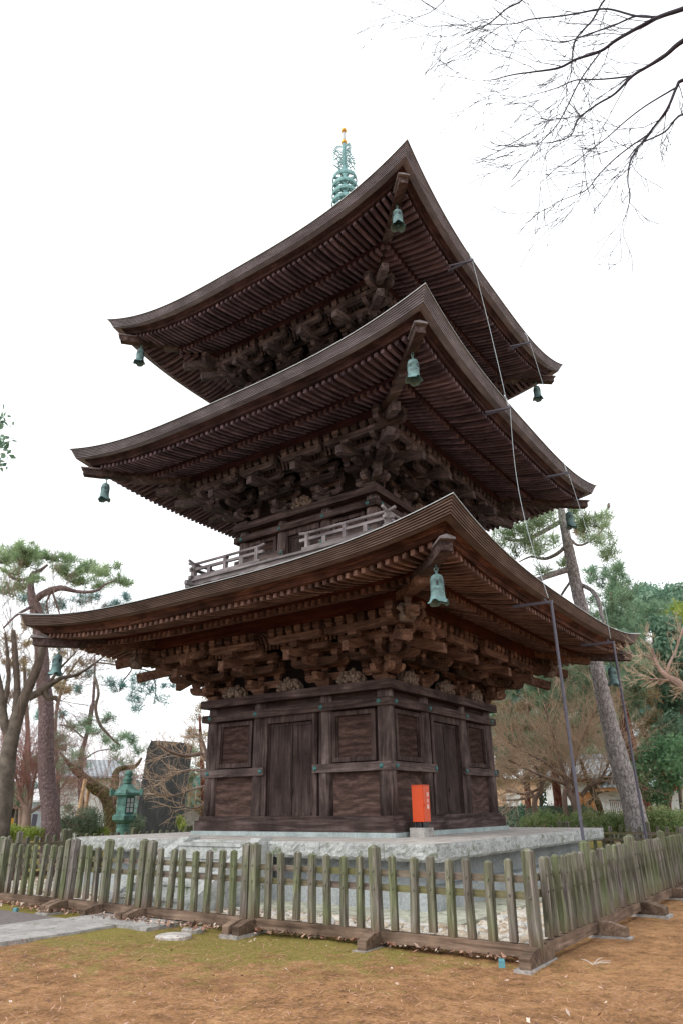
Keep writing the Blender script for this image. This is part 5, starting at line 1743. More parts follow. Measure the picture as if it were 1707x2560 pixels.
class Tree:
    def __init__(self, name, label, cat, px, D, seed, group=None, base_py=None):
        self.D, self.R = D, np.random.default_rng(seed)
        self.base = ground_at(px, D)
        self.root = thing(name, label, cat, tuple(self.base), 0, group)
        self.q = D / FPX
    def pt(self, px, py, dD=0.0):
        return at(px, py, self.D + dD) - self.base
    thin = 1.0
    def limb(self, pts, mat, name='trunk', seg=12, wob=0.06, dD=None, parent=None):
        """pts: list of (px, py, width_px[, depth])"""
        P = [self.pt(p[0], p[1], p[3] if len(p) > 3 else 0.0) for p in pts]
        r = [p[2] * self.q * 0.53 * self.thin for p in pts]
        if name == 'trunk':
            P[0] = np.array([P[0][0], P[0][1], -0.1])
        P, r = smooth_path(P, r, 6)
        mb = MB(); mb.tube(P, list(r), seg, True, wob)
        o = mb.build(name, mat, self.root if parent is None else parent, smooth=True)
        return o
    def crown(self, pads, mat, dens=1.0, L=0.15, W=0.011, K=9, name='crown', leaf=False, upb=0.5, zsq=1.0, clump=0.42, clumps=3.2):
        """pads: (px, py, rx_px, ry_px[, depth])"""
        C, T, sg = [], [], []
        for p in pads:
            c = self.pt(p[0], p[1], p[4] if len(p) > 4 else self.R.normal() * 0.9)
            rx, rz = p[2] * self.q, p[3] * self.q * zsq
            n = max(14, int(dens * 260 * rx * (rx * 0.9 + rz) ))
            if leaf or clump <= 0:
                C.append(pad_points(c, rx, rx * 0.9, rz, n, self.R))
            else:                                   # needle clumps with gaps between them
                m_ = max(4, int(clumps * rx * (0.9 * rx + rz) / (clump * clump)))
                cc = pad_points(c, rx, rx * 0.9, rz, m_, self.R, 0.5)
                for q_ in cc[:: 2 if len(cc) > 30 else 1]:
                    sg.append((c + (q_ - c) * 0.15 - np.array([0, 0, rz * 0.5]), q_, 0.016, 0.006))
                k_ = int(46 * dens ** 0.5)
                w2 = np.repeat(np.arange(m_), k_)
                up_ = (self.R.normal(size=(m_, 3)) * 0.45 + np.array([0, 0, 0.75]))[w2]
                d_ = unit_rows(self.R.normal(size=(len(w2), 3)) + up_)
                sz = (clump * (0.75 + 0.5 * self.R.random(m_)))[w2][:, None]
                p_ = cc[w2] + d_ * sz * 0.1 + self.R.normal(size=(len(w2), 3)) * sz * 0.16
                s_ = unit_rows(np.cross(d_, self.R.normal(size=(len(w2), 3)))) * W
                l_ = sz * (0.45 + 0.4 * self.R.random((len(w2), 1)))
                T.append(np.stack([p_ - s_, p_ + s_, p_ + d_ * l_], 1).reshape(-1, 3))
                continue
                w_ = np.repeat(np.arange(m_), max(3, n // m_))
                sp = self.R.normal(size=(len(w_), 3)) * np.array([clump * 0.42, clump * 0.42, clump * 0.20]) * (0.6 + 0.8 * self.R.random(m_))[w_][:, None]
                C.append(cc[w_] + sp)
        if T:
            link('twig_sprays', segs_mesh(sg, M['bark_dark'], 'twig_sprays', 3), self.root)
            P = np.concatenate(T)
            return link(name, np_mesh(name, P, np.arange(len(P)).reshape(-1, 3), mat), self.root)
        C = np.concatenate(C)
        P, F = leaves(C, K, L, self.R, L * 0.9) if leaf else needles(C, K, L, W, self.R, upb)
        return link(name, np_mesh(name, P, F, mat), self.root)
# ------------------------------------------------------------------ trees on the right
t = Tree('pine_tree', 'tall leaning pine with plated grey bark beside the right roof tips', 'tree', 1592, 22.0, 11)
t.limb([(1597, 2085, 46), (1580, 2010, 43), (1556, 1930, 41), (1536, 1860, 38), (1518, 1790, 34), (1500, 1710, 31), (1484, 1640, 29), (1466, 1570, 28), (1450, 1510, 28), (1436, 1450, 27), (1426, 1400, 26), (1415, 1345, 22), (1404, 1290, 18), (1396, 1240, 13), (1388, 1185, 8)], M['bark_grey'], seg=18, wob=0.10)
for pts in ([(1406, 1300, 13), (1375, 1318, 12), (1345, 1335, 11, -0.4), (1310, 1350, 9, -0.8), (1270, 1350, 6, -1.2)],
            [(1410, 1368, 9), (1390, 1385, 9), (1360, 1397, 8, 0.4), (1325, 1392, 5, 0.8), (1296, 1405, 3, 1.0)],
            [(1418, 1424, 15), (1385, 1434, 14, -0.3), (1345, 1449, 12, -0.8), (1300, 1470, 9, -1.4)],
            [(1424, 1455, 6), (1408, 1478, 6, 0.5), (1398, 1495, 5, 0.8)],
            [(1452, 1462, 10), (1480, 1478, 10, -0.3), (1496, 1505, 9, -0.5), (1502, 1535, 9, -0.6), (1510, 1560, 7, -0.6)],
            [(1412, 1330, 6), (1440, 1362, 6, 0.6), (1470, 1355, 5, 1.0), (1500, 1330, 4, 1.2), (1515, 1300, 3, 1.2)]):
    t.limb(pts, M['bark_grey'], 'limb', 8)
t.crown([(1300, 1325, 55, 16), (1345, 1310, 45, 18), (1375, 1290, 35, 15), (1255, 1338, 42, 18), (1290, 1380, 32, 26, -1.2), (1325, 1355, 45, 14), (1350, 1380, 40, 14), (1240, 1365, 30, 14), (1385, 1350, 25, 20),
         (1455, 1320, 35, 24), (1490, 1305, 36, 26), (1512, 1285, 24, 24), (1525, 1325, 22, 22), (1470, 1350, 35, 12), (1500, 1350, 30, 12), (1525, 1375, 18, 22), (1515, 1395, 10, 12), (1430, 1275, 12, 18), (1440, 1300, 18, 18), (1350, 1430, 14, 6), (1410, 1410, 8, 7)],
        M['pine_l'], 1.3, 0.20, 0.011, 12, upb=0.4, clump=0.44, clumps=4.6)
t.crown([(1444, 1330, 11, 10, -0.5)], M['twig_tan'], 2.0, 0.16, 0.008, 12, name='dead_needle_tuft', clump=0.3)
t.crown([(1520, 1265, 4, 9), (1434, 1280, 4, 6), (1465, 1300, 4, 5)], M['bark_red'], 4.0, 0.05, 0.02, 6, name='cone_cluster', clump=0)

def bg_pine(label, trunk, pads, D, seed, mat='pine', bark='bark_red', dens=1.5, group='pines behind the right eaves', K=8, L=0.24, W=0.014, name='pine_tree', limbs=()):
    t = Tree(name, label, 'tree', trunk[0][0], D, seed, group)
    t.limb(trunk, M[bark], 'trunk', 10)
    for l in limbs:
        t.limb(l, M[bark], 'limb', 6)
    t.crown(pads, M[mat], dens, L, W, K)
    return t
def scatter_pads(R, x0, x1, y0, y1, n, rx, ry, dd=1.5, top=None):
    out = []
    while len(out) < n:
        x, y = R.uniform(x0, x1), R.uniform(y0, y1)
        if top and y < top(x): continue
        out.append((x, y, rx * R.uniform(0.6, 1.4), ry * R.uniform(0.6, 1.4), R.normal() * dd))
    return out
Rp = np.random.default_rng(5)
bg_pine('dark green pine with upright shoots against the white sky, right of the leaning trunk', [(1588, 2070, 22), (1570, 1900, 19), (1545, 1720, 15), (1530, 1560, 8), (1527, 1440, 3)],
        scatter_pads(Rp, 1470, 1570, 1420, 1640, 34, 26, 16) + [(1530, 1430, 12, 20), (1500, 1460, 16, 18), (1555, 1440, 10, 16), (1545, 1480, 20, 18), (1475, 1500, 18, 16)], 29, 21)
bg_pine('blue green pine filling the gap between lowest roof tip and right photo edge', [(1650, 2060, 20), (1660, 1900, 18), (1645, 1720, 12), (1630, 1560, 5)],
        scatter_pads(Rp, 1540, 1707, 1500, 1760, 50, 30, 17), 33, 22, mat='pine')
bg_pine('pine with red leaning trunk and low drooping boughs at the right edge', [(1672, 2062, 13), (1668, 2010, 13), (1682, 1950, 12), (1678, 1860, 11), (1690, 1760, 8), (1700, 1640, 5)],
        scatter_pads(Rp, 1590, 1720, 1700, 1840, 30, 26, 13), 31, 23, mat='pine_b')
bg_pine('pine with thick red trunk just right of the leaning grey one', [(1625, 2068, 34), (1606, 2000, 30), (1592, 1920, 25), (1575, 1850, 18), (1560, 1770, 12), (1540, 1690, 6)],
        scatter_pads(Rp, 1450, 1600, 1600, 1800, 40, 26, 13), 27, 24, limbs=([(1598, 1960, 10), (1640, 1870, 7, 1), (1655, 1830, 4, 1.5)],))
bg_pine('pine with straight red trunk behind the tan bare maple', [(1398, 2050, 18), (1390, 1970, 17), (1378, 1880, 15), (1368, 1800, 13), (1362, 1720, 9), (1366, 1660, 5)],
        scatter_pads(Rp, 1240, 1440, 1640, 1900, 44, 26, 13) + scatter_pads(Rp, 1270, 1480, 1600, 1760, 30, 28, 14), 28, 25, limbs=([(1372, 1850, 6), (1330, 1872, 5, 0.5), (1285, 1880, 3, 1)],))
bg_pine('browning pine low behind the right pagoda wall', [(1320, 2052, 14), (1316, 1960, 12), (1325, 1850, 8), (1320, 1760, 4)],
        scatter_pads(Rp, 1225, 1400, 1740, 1960, 36, 28, 13), 30, 26, mat='pine_b')
bg_pine('tall far pine showing above the hedge and storehouse roofs', [(1540, 2050, 12), (1545, 1900, 10), (1530, 1750, 6)],
        scatter_pads(Rp, 1400, 1560, 1780, 1930, 30, 30, 15), 42, 27)
bg_pine('brown trunked pine right of the second conductor rod base', [(1652, 2062, 20), (1650, 1990, 19), (1655, 1900, 14), (1660, 1820, 9)],
        scatter_pads(Rp, 1590, 1700, 1780, 1900, 22, 24, 13), 33, 28, bark='bark_dark')

def broad(label, px, D, trunk, pads, seed, mat='broad', dens=0.7, L=0.13, K=7, cat='tree', name='evergreen_tree', group='broadleaved evergreens on the right', bark='bark_dark'):
    t = Tree(name, label, cat, px, D, seed, group)
    t.limb(trunk, M[bark], 'trunk', 8)
    t.crown(pads, M[mat], dens, L, 0, K, leaf=True)
    return t
broad('glossy green broadleaved tree low at the right edge', 1700, 24, [(1700, 2060, 8), (1698, 1980, 7), (1690, 1900, 4)],
      scatter_pads(Rp, 1590, 1720, 1850, 1990, 34, 18, 12, 0.8), 31)
broad('tall dark broadleaved tree along the right photo edge', 1720, 29, [(1722, 2060, 16), (1715, 1900, 14), (1700, 1700, 10), (1695, 1560, 4)],
      scatter_pads(Rp, 1655, 1730, 1560, 1860, 34, 20, 16, 1.0), 32, mat='broad_d', L=0.17)
broad('yellow green broadleaved tree top at the right edge', 1712, 31, [(1716, 2060, 9), (1712, 1800, 8), (1700, 1600, 4)],
      scatter_pads(Rp, 1668, 1720, 1530, 1660, 18, 18, 14, 0.8), 33, mat='yellowg', L=0.15)
broad('far dark tree top between pine and right photo edge', 1640, 44, [(1640, 2055, 14), (1640, 1800, 12), (1640, 1560, 5)],
      scatter_pads(Rp, 1590, 1707, 1480, 1570, 26, 26, 16, 1.0), 34, mat='broad_d', L=0.22)
broad('small dark leaved shrub before the green sheet fence', 1293, 27, [(1293, 2068, 3), (1294, 2040, 2)],
      [(1285, 2050, 16, 18), (1300, 2040, 16, 20), (1310, 2058, 14, 12)], 35, mat='broad_d', cat='shrub', name='shrub', L=0.12, group=None)

# azalea hedge
hd = Tree('hedge', 'rounded azalea hedge, green with rusty patches, behind the far fence', 'hedge', 1520, 24.5, 41)
hd.crown([(x, 2062 + 4 * math.sin(x * 0.11), 30, 22 + 5 * math.sin(x * 0.07), 0.4 * math.sin(x * 0.05)) for x in range(1330, 1760, 21)], M['hedge'], 3.2, 0.055, 0, 8, leaf=True)
st = [(tuple(hd.pt(x, 2080) + np.array([0, 0, -0.05])), tuple(hd.pt(x + 4, 2058)), 0.02, 0.012) for x in range(1330, 1760, 14)]
link('stems', segs_mesh(st, M['bark_dark'], 'stems'), hd.root)
hd = Tree('hedge', 'second low clipped hedge farther back, left of the maple stems', 'hedge', 1370, 28, 42)
hd.crown([(x, 2038 + 5 * math.sin(x * 0.09), 24, 17, 0.3 * math.sin(x)) for x in range(1335, 1480, 16)], M['bush'], 3.0, 0.06, 0, 8, leaf=True)
hd = Tree('hedge', 'rust tinted hedge at the right edge behind the fence', 'hedge', 1670, 23.0, 43)
hd.crown([(x, 2052 + 5 * math.sin(x * 0.09), 26, 24, 0.3 * math.sin(x)) for x in range(1622, 1760, 18)], M['hedge'], 3.2, 0.055, 0, 8, leaf=True)

# ------------------------------------------------------------------ bare trees
def bare(label, D, seed, px, stems, mat, mtrunk, depth=4, L0=1.0, r0=0.02, every=1, spread=0.55, up=0.05, group=None, cat='tree', name='bare_tree', kids=(2, 3), dens=1.0, from_t=0.35, shrink=0.64):
    t = Tree(name, label, cat, px, D, seed, group)
    segs = []
    for k, pts in enumerate(stems):
        t.limb(pts, mtrunk, 'trunk' if k == 0 else 'limb', 8, 0.05)
        P, r = smooth_path([t.pt(p[0], p[1], p[3] if len(p) > 3 else 0) for p in pts], [p[2] * t.q * 0.5 for p in pts], 5)
        n = len(P)
        cnt = max(2, int(dens * n * 0.8))
        for j in range(cnt):
            f = from_t + (1 - from_t) * (j + t.R.random()) / cnt
            i = min(n - 2, int(f * (n - 1)))
            d = unit(P[i + 1] - P[i])
            side = unit(np.cross(d, t.R.normal(size=3)))
            grow(segs, P[i], d * 0.75 + side * 0.75, L0 * (0.6 + 0.7 * t.R.random()), min(r0, r[i] * 0.7), depth - 1, t.R, spread, up, kids, shrink)
        grow(segs, P[-1], P[-1] - P[-2], L0, min(r0, r[-1]), depth, t.R, spread, up, kids, shrink)
    link('twigs', segs_mesh(segs, mat, 'twigs', 3), t.root)
    return t
bare('bare tan maple with many stems behind the nearer conductor rod', 25, 51, 1440,
     [[(1442, 2062, 22), (1440, 2020, 20), (1424, 1985, 14), (1412, 1950, 12), (1398, 1900, 9), (1380, 1840, 6), (1362, 1770, 4)],
      [(1440, 2020, 14), (1436, 1975, 12), (1432, 1920, 9), (1440, 1850, 6, 0.6), (1460, 1780, 4, 0.9)],
      [(1415, 2040, 12), (1410, 1990, 11), (1420, 1955, 9), (1432, 1930, 7)],
      [(1405, 1940, 8), (1360, 1905, 6, -0.6), (1310, 1880, 4, -1.0), (1262, 1850, 3, -1.2)],
      [(1412, 1960, 8), (1370, 1945, 6, -1.0), (1320, 1925, 4, -1.6), (1270, 1900, 3, -2.0)],
      [(1430, 1925, 8), (1450, 1860, 5), (1480, 1790, 4), (1500, 1730, 3)],
      [(1452, 1990, 9), (1470, 1968, 8), (1495, 1955, 6, -0.5), (1515, 1920, 4, -0.8), (1530, 1885, 3, -1)]],
     M['twig_tan'], M['twig_brown'], 4, 1.0, 0.014, spread=0.6, dens=1.5)
bare('second bare tan maple with dark slanting trunk before the storehouse', 27, 52, 1502,
     [[(1514, 2062, 14), (1498, 2020, 13), (1478, 1975, 12), (1462, 1935, 9), (1450, 1900, 6)],
      [(1470, 2010, 7), (1490, 1985, 5), (1520, 1978, 3)], [(1478, 1975, 7), (1510, 1950, 5), (1540, 1920, 3)]],
     M['twig_brown'], M['bark_moss'], 3, 0.6, 0.010, dens=0.6)
bare('low bare maple with tan twigs, left of the first red pine trunk', 26, 53, 1330,
     [[(1345, 2056, 14), (1335, 2010, 12), (1352, 1975, 9), (1345, 1930, 6), (1320, 1890, 4)], [(1340, 2000, 8), (1310, 1960, 6), (1280, 1930, 4), (1250, 1910, 3)], [(1350, 1970, 6), (1310, 1985, 5), (1262, 1975, 3)], [(1336, 1990, 6), (1290, 2000, 4), (1255, 2000, 3)]],
     M['twig_tan'], M['twig_brown'], 4, 0.8, 0.014)
bare('bare brown boughed tree reaching in from the right edge', 15, 54, 1800,
     [[(1800, 2075, 30), (1790, 1950, 27), (1770, 1820, 23), (1740, 1750, 20), (1700, 1712, 17), (1665, 1690, 13), (1640, 1660, 9), (1628, 1620, 6)],
      [(1662, 1688, 8), (1672, 1660, 6), (1690, 1620, 5, 0.3), (1705, 1570, 4, 0.5)], [(1632, 1650, 6), (1612, 1640, 4), (1600, 1640, 2)],
      [(1690, 1705, 8), (1670, 1702, 5), (1640, 1698, 4, -0.3), (1620, 1698, 2, -0.4)]],
     M['twig_tan'], M['twig_brown'], 3, 0.26, 0.006, spread=0.6, dens=0.6)
# overhanging bare tree, trunk out of frame to the right
D = 5.6
t = Tree('bare_tree', 'dark bare boughs and fine twigs hanging across the upper right sky', 'tree', 2050, D, 55)
segs = []
boughs = [
    [(2050, 2400, 190), (2068, 1900, 165), (2050, 1300, 140), (2010, 700, 115), (1960, 300, 85), (1900, 120, 60), (1850, -20, 40), (1830, -90, 26), (1800, -200, 12)],
    [(1900, 120, 22), (1780, -5, 18), (1707, 22, 14), (1648, 42, 12), (1600, 66, 11), (1540, 100, 10), (1500, 128, 9), (1440, 148, 8), (1395, 170, 7), (1330, 180, 5), (1280, 187, 4), (1230, 200, 2.5)],
    [(1648, 42, 7), (1590, 40, 6), (1515, 22, 5.5), (1450, 32, 5), (1400, 40, 4.5), (1326, 48, 4), (1290, 58, 3), (1240, 62, 2)],
    [(1640, 45, 7), (1590, 40, 6, 0.3), (1530, 65, 5, 0.3), (1470, 85, 4, 0.3), (1408, 105, 3.5, 0.2), (1352, 98, 2)],
    [(1950, 250, 24), (1800, 60, 20), (1707, 102, 15), (1660, 140, 12), (1620, 165, 10), (1580, 190, 9), (1535, 235, 7), (1490, 262, 6), (1445, 298, 5), (1425, 340, 3.5), (1380, 355, 2)],
    [(1580, 190, 6), (1505, 198, 4.5), (1440, 200, 4), (1390, 220, 3), (1336, 236, 2)],
    [(2000, 350, 20), (1800, 180, 16), (1707, 200, 11), (1690, 218, 9), (1665, 275, 8), (1620, 335, 7, 0.2), (1578, 395, 6), (1568, 450, 4.5), (1574, 495, 3), (1555, 560, 2)],
    [(1690, 218, 6), (1612, 265, 5, 0.4), (1560, 305, 4.5, 0.5), (1515, 345, 4, 0.6), (1470, 378, 3, 0.6), (1420, 415, 2.5, 0.7), (1380, 410, 1.6, 0.8)],
    [(1620, 335, 5), (1550, 385, 4.5), (1500, 432, 4), (1470, 470, 3.5), (1440, 486, 3), (1390, 505, 2)],
    [(1500, 130, 5), (1450, 200, 4.5, -0.3), (1410, 280, 4, -0.4), (1385, 320, 3, -0.4), (1340, 365, 2, -0.4)],
    [(1832, -80, 16), (1700, -95, 12), (1570, -55, 8), (1510, 0, 6), (1480, 50, 5.5), (1440, 95, 5), (1430, 130, 4), (1425, 190, 3), (1400, 240, 2)],
    [(1825, -110, 16), (1640, -140, 12), (1450, -80, 7), (1340, -28, 5), (1310, -10, 5), (1298, 5, 5), (1265, 22, 4.5), (1230, 52, 4), (1200, 70, 3), (1150, 90, 2)],
    [(1975, 330, 20), (1880, 300, 15), (1800, 305, 12), (1707, 285, 7), (1660, 330, 6, 0.4), (1600, 360, 5, 0.5), (1570, 395, 4, 0.5)],
    [(1450, -80, 6), (1280, -75, 4.5), (1160, -35, 3.4), (1120, -10, 3), (1100, 10, 2.6), (1072, 32, 2.2), (1025, 47, 1.5)]]
for k, pts in enumerate(boughs):
    mb = MB()
    P, r = smooth_path([t.pt(p[0], p[1], p[3] if len(p) > 3 else 0.0) if not (k == 0 and i == 0) else np.array([0, 0, -0.1]) for i, p in enumerate(pts)], [p[2] / FPX * np.linalg.norm(t.pt(p[0], p[1]) + t.base - CAM) * 0.33 for p in pts], 5)
    mb.tube(P, list(r), 7 if k else 16, True, 0.05 if k else 0.12)
    mb.build('trunk' if k == 0 else 'bough', M['twig_dark' if k else 'bark_dark'], t.root, smooth=True)
    if k == 0: continue
    n = len(P)
    for j in range(int(n * 0.20)):
        i = int(t.R.integers(int(n * 0.25), n - 1))
        d = unit(P[i + 1] - P[i])
        side = unit(np.cross(d, t.R.normal(size=3)))
        grow(segs, P[i], d + side * 0.6, 0.55 * (0.4 + 0.8 * t.R.random()), min(0.008, r[i] * 0.6), 2, t.R, 0.42, 0.03, (1, 2), 0.62, None, 0.13)
    grow(segs, P[-1], P[-1] - P[-2], 0.4, min(0.005, r[-1]), 2, t.R, 0.45, 0.0, (1, 2), 0.6, None, 0.15)
for k in range(9):                              # boughs on the far side of its trunk
    p0 = t.pt(1985 + k * 4, 420 - k * 62)
    d0 = RT * (0.7 + 0.5 * t.R.random()) + FW * t.R.uniform(-0.9, 0.9) + np.array([0, 0, 0.25])
    grow(segs, p0, d0, 1.9, 0.05, 3, t.R, 0.5, 0.03, (2, 3), 0.66)
segs = [(s[0], s[1], max(s[2] * 0.7, 0.0036), max(s[3] * 0.7, 0.0026)) for s in segs]
link('twigs', segs_mesh(segs, M['twig_dark'], 'twigs', 3), t.root)

# ------------------------------------------------------------------ trees on the left
t = Tree('pine_tree', 'tall red barked pine with spreading layered crown at the left', 'tree', 130, 25.0, 61)
t.limb([(134, 2095, 40), (128, 2030, 36), (119, 1960, 33), (117, 1900, 32), (116, 1830, 31), (116, 1760, 30), (108, 1690, 29), (104, 1620, 28), (97, 1560, 27), (90, 1520, 25), (80, 1490, 18), (78, 1455, 12), (82, 1436, 11), (100, 1427, 8), (120, 1412, 5)], M['bark_pine'], seg=16, wob=0.08)
for pts in ([(86, 1505, 15), (104, 1488, 16, -0.3), (128, 1477, 16, -0.5), (155, 1470, 13, -0.8), (190, 1478, 8, -0.8), (222, 1480, 7, -1), (248, 1474, 6, -1), (262, 1462, 4, -1), (290, 1450, 3, -1)],
            [(74, 1446, 8), (50, 1450, 7, 0.4), (28, 1442, 6, 0.6), (12, 1425, 5, 0.8), (-20, 1410, 4, 1)],
            [(90, 1512, 8), (70, 1522, 7, -0.5), (40, 1540, 5, -1), (10, 1570, 4, -1.3)],
            [(130, 1480, 5), (118, 1505, 4), (122, 1535, 3)], [(132, 1480, 5), (142, 1510, 4), (150, 1535, 3)]):
    t.limb(pts, M['bark_pine'], 'limb', 7)
t.crown([(62, 1375, 42, 13), (30, 1385, 36, 13), (112, 1388, 40, 14), (165, 1400, 36, 14), (60, 1405, 44, 12), (215, 1425, 40, 13), (170, 1430, 44, 14), (225, 1408, 14, 10), (258, 1432, 34, 11), (300, 1452, 30, 9), (318, 1460, 18, 7), (285, 1418, 24, 6), (205, 1455, 38, 11),
         (145, 1425, 24, 12), (40, 1430, 30, 10), (30, 1465, 34, 14), (100, 1450, 26, 10), (255, 1465, 30, 8), (0, 1400, 30, 14), (15, 1480, 26, 12), (75, 1390, 30, 10)], M['pine_l'], 1.2, 0.13, 0.012, 10, clump=0.34, clumps=4.6)
t.crown([(200, 1502, 34, 9, 2.0), (160, 1515, 34, 10, 2), (230, 1490, 22, 8, 2), (295, 1512, 22, 10, 2), (315, 1492, 10, 8, 2), (265, 1525, 22, 7, 2), (60, 1500, 20, 10, 2), (110, 1520, 24, 8, 2)], M['pine_t'], 1.8, 0.13, 0.010, 9, name='lower_boughs')

t = Tree('pine_tree', 'slender background pine with drooping blue green sprays behind the lantern', 'tree', 214, 33.0, 62)
t.limb([(214, 2085, 14), (203, 1960, 12), (203, 1900, 11), (214, 1850, 9), (224, 1815, 8), (232, 1770, 7), (236, 1720, 6), (238, 1670, 4), (238, 1630, 2)], M['bark_pine'], seg=8)
for pts in ([(237, 1690, 6, -0.2), (242, 1705, 6, -1.2), (247, 1735, 6, -2), (240, 1770, 6, -2), (250, 1810, 6, -2), (268, 1832, 5, -2), (285, 1850, 4, -2), (300, 1862, 3, -2)],
            [(222, 1800, 4), (228, 1765, 4), (240, 1752, 3)], [(215, 1850, 4), (180, 1820, 3), (150, 1812, 3)], [(205, 1905, 4), (240, 1880, 3), (280, 1872, 2)],
            [(238, 1655, 4), (290, 1662, 4, -1.2), (330, 1670, 3, -2), (305, 1708, 3, -2), (300, 1730, 2, -2)], [(330, 1670, 3, -2), (365, 1675, 3, -2), (385, 1690, 3, -2), (390, 1730, 2, -2), (385, 1760, 2, -2)]):
    t.limb(pts, M['bark_dark'], 'limb', 6)
t.crown([(205, 1725, 20, 14), (300, 1720, 30, 14, -2), (330, 1735, 26, 12, -2), (275, 1712, 18, 9, -2), (375, 1728, 24, 8, -2), (400, 1752, 22, 6, -2), (352, 1755, 16, 5, -2), (365, 1705, 34, 8, -2), (420, 1715, 14, 6, -2), (340, 1772, 10, 4, -2), (355, 1690, 30, 8, -2), (430, 1690, 16, 10, -2),
         (95, 1785, 20, 10), (150, 1790, 16, 8), (225, 1690, 20, 10)], M['pine_t'], 0.85, 0.17, 0.012, 8)
t.crown([(215, 1810, 34, 12), (265, 1800, 30, 12), (240, 1830, 34, 10), (180, 1822, 30, 12), (170, 1865, 34, 18), (150, 1845, 20, 14), (210, 1890, 32, 12), (300, 1845, 34, 12), (330, 1855, 26, 12), (290, 1870, 30, 14), (350, 1875, 24, 10), (260, 1850, 26, 10), (165, 1900, 26, 16), (195, 1915, 26, 12), (305, 1900, 26, 16), (320, 1930, 22, 12), (150, 1930, 18, 16), (170, 2025, 14, 5)], M['pine'], 0.8, 0.17, 0.012, 8, name='lower_boughs')

# old leaning mossy tree on props
t = Tree('old_tree', 'old mossy trunk leaning far left on timber props, behind the lantern', 'tree', 282, 31.0, 63)
t.limb([(284, 2092, 32), (278, 2055, 28), (274, 2015, 26), (262, 1985, 26), (240, 1970, 24), (222, 1955, 20), (205, 1938, 16), (190, 1928, 14), (170, 1905, 7), (150, 1880, 4)], M['bark_moss'], seg=12, wob=0.12)
t.limb([(280, 2010, 20), (288, 1960, 18, 1), (292, 1930, 14, 1.4), (310, 1920, 11, 1.6), (340, 1915, 9, 1.8), (355, 1895, 5, 2)], M['bark_moss'], 'limb', 8)
segs = []
for i in range(30):
    p = t.pt(t.R.uniform(150, 300), t.R.uniform(1925, 2000), t.R.normal() * 0.8)
    grow(segs, p, t.R.normal(size=3) + np.array([0, 0, 0.2]), 0.9, 0.012, 3, t.R, 0.7, 0.0)
link('twigs', segs_mesh(segs, M['twig_red'], 'twigs', 3), t.root)
for k, (a0, a1, lb) in enumerate((((214, 1948, -0.5), (192, 2062, -0.9), 'left pale timber prop under the leaning mossy trunk'), ((226, 1952, 0.3), (208, 2066, 0.0), 'right pale timber prop under the leaning mossy trunk'))):
    p0, p1 = at(a0[0], a0[1], 31 + a0[2]), at(a1[0], a1[1], 31 + a1[2])
    mb = MB(); mb.tube([p1 * 1.0 + (p1 - p0) * 0.15, p0], 0.075, 8)
    tag(mb.build('timber_prop', simple('pale_prop_timber', (0.55, 0.36, 0.20), 0.7)), lb, 'prop', 'props under the leaning trunk')
bg_pine('olive and rust tinted pine behind the forked trunk at the left', [(70, 2070, 12), (72, 1900, 10), (66, 1750, 8), (60, 1640, 5)],
        scatter_pads(Rp, -10, 175, 1560, 1760, 26, 24, 9, 1.0), 36, 71, mat='pine_b', dens=0.6, group=None, bark='bark_dark')
bg_pine('olive pine boughs seen under the left roof tip, farther than the big pine', [(150, 2070, 10), (146, 1950, 8), (140, 1800, 7), (165, 1700, 5), (205, 1640, 3)],
        [(180, 1612, 34, 12), (240, 1625, 34, 12), (210, 1660, 30, 10), (285, 1650, 26, 10), (150, 1640, 24, 12), (265, 1610, 24, 8), (190, 1690, 24, 8)], 38, 72, mat='pine_b', dens=0.6, group=None, bark='bark_dark')
# grey deciduous tree at the left
bare('dark forked deciduous tree at the left photo edge', 19.5, 64, 6,
     [[(0, 2095, 42), (8, 2010, 38), (16, 1935, 34), (23, 1880, 31), (36, 1820, 29), (52, 1768, 26), (72, 1720, 22), (92, 1672, 19), (106, 1625, 16), (120, 1580, 12), (132, 1540, 7)],
      [(30, 1845, 20), (12, 1810, 19), (6, 1760, 17), (-4, 1700, 15), (-16, 1640, 10)],
      [(40, 1780, 16), (44, 1730, 14), (42, 1680, 13), (38, 1630, 12), (34, 1576, 9)],
      [(72, 1745, 16), (96, 1732, 15), (112, 1722, 15), (132, 1708, 11), (155, 1695, 9), (190, 1688, 7), (225, 1668, 5), (262, 1640, 3)],
      [(125, 1706, 8), (150, 1672, 6), (172, 1650, 4), (190, 1630, 3)],
      [(112, 1722, 14), (118, 1740, 13), (130, 1745, 11), (140, 1744, 9), (142, 1752, 6)],
      [(8, 1775, 14), (22, 1700, 9), (20, 1640, 7), (14, 1580, 4)]],
     M['twig_brown'], M['bark_dark'], 4, 0.85, 0.010, dens=0.5, spread=0.55)
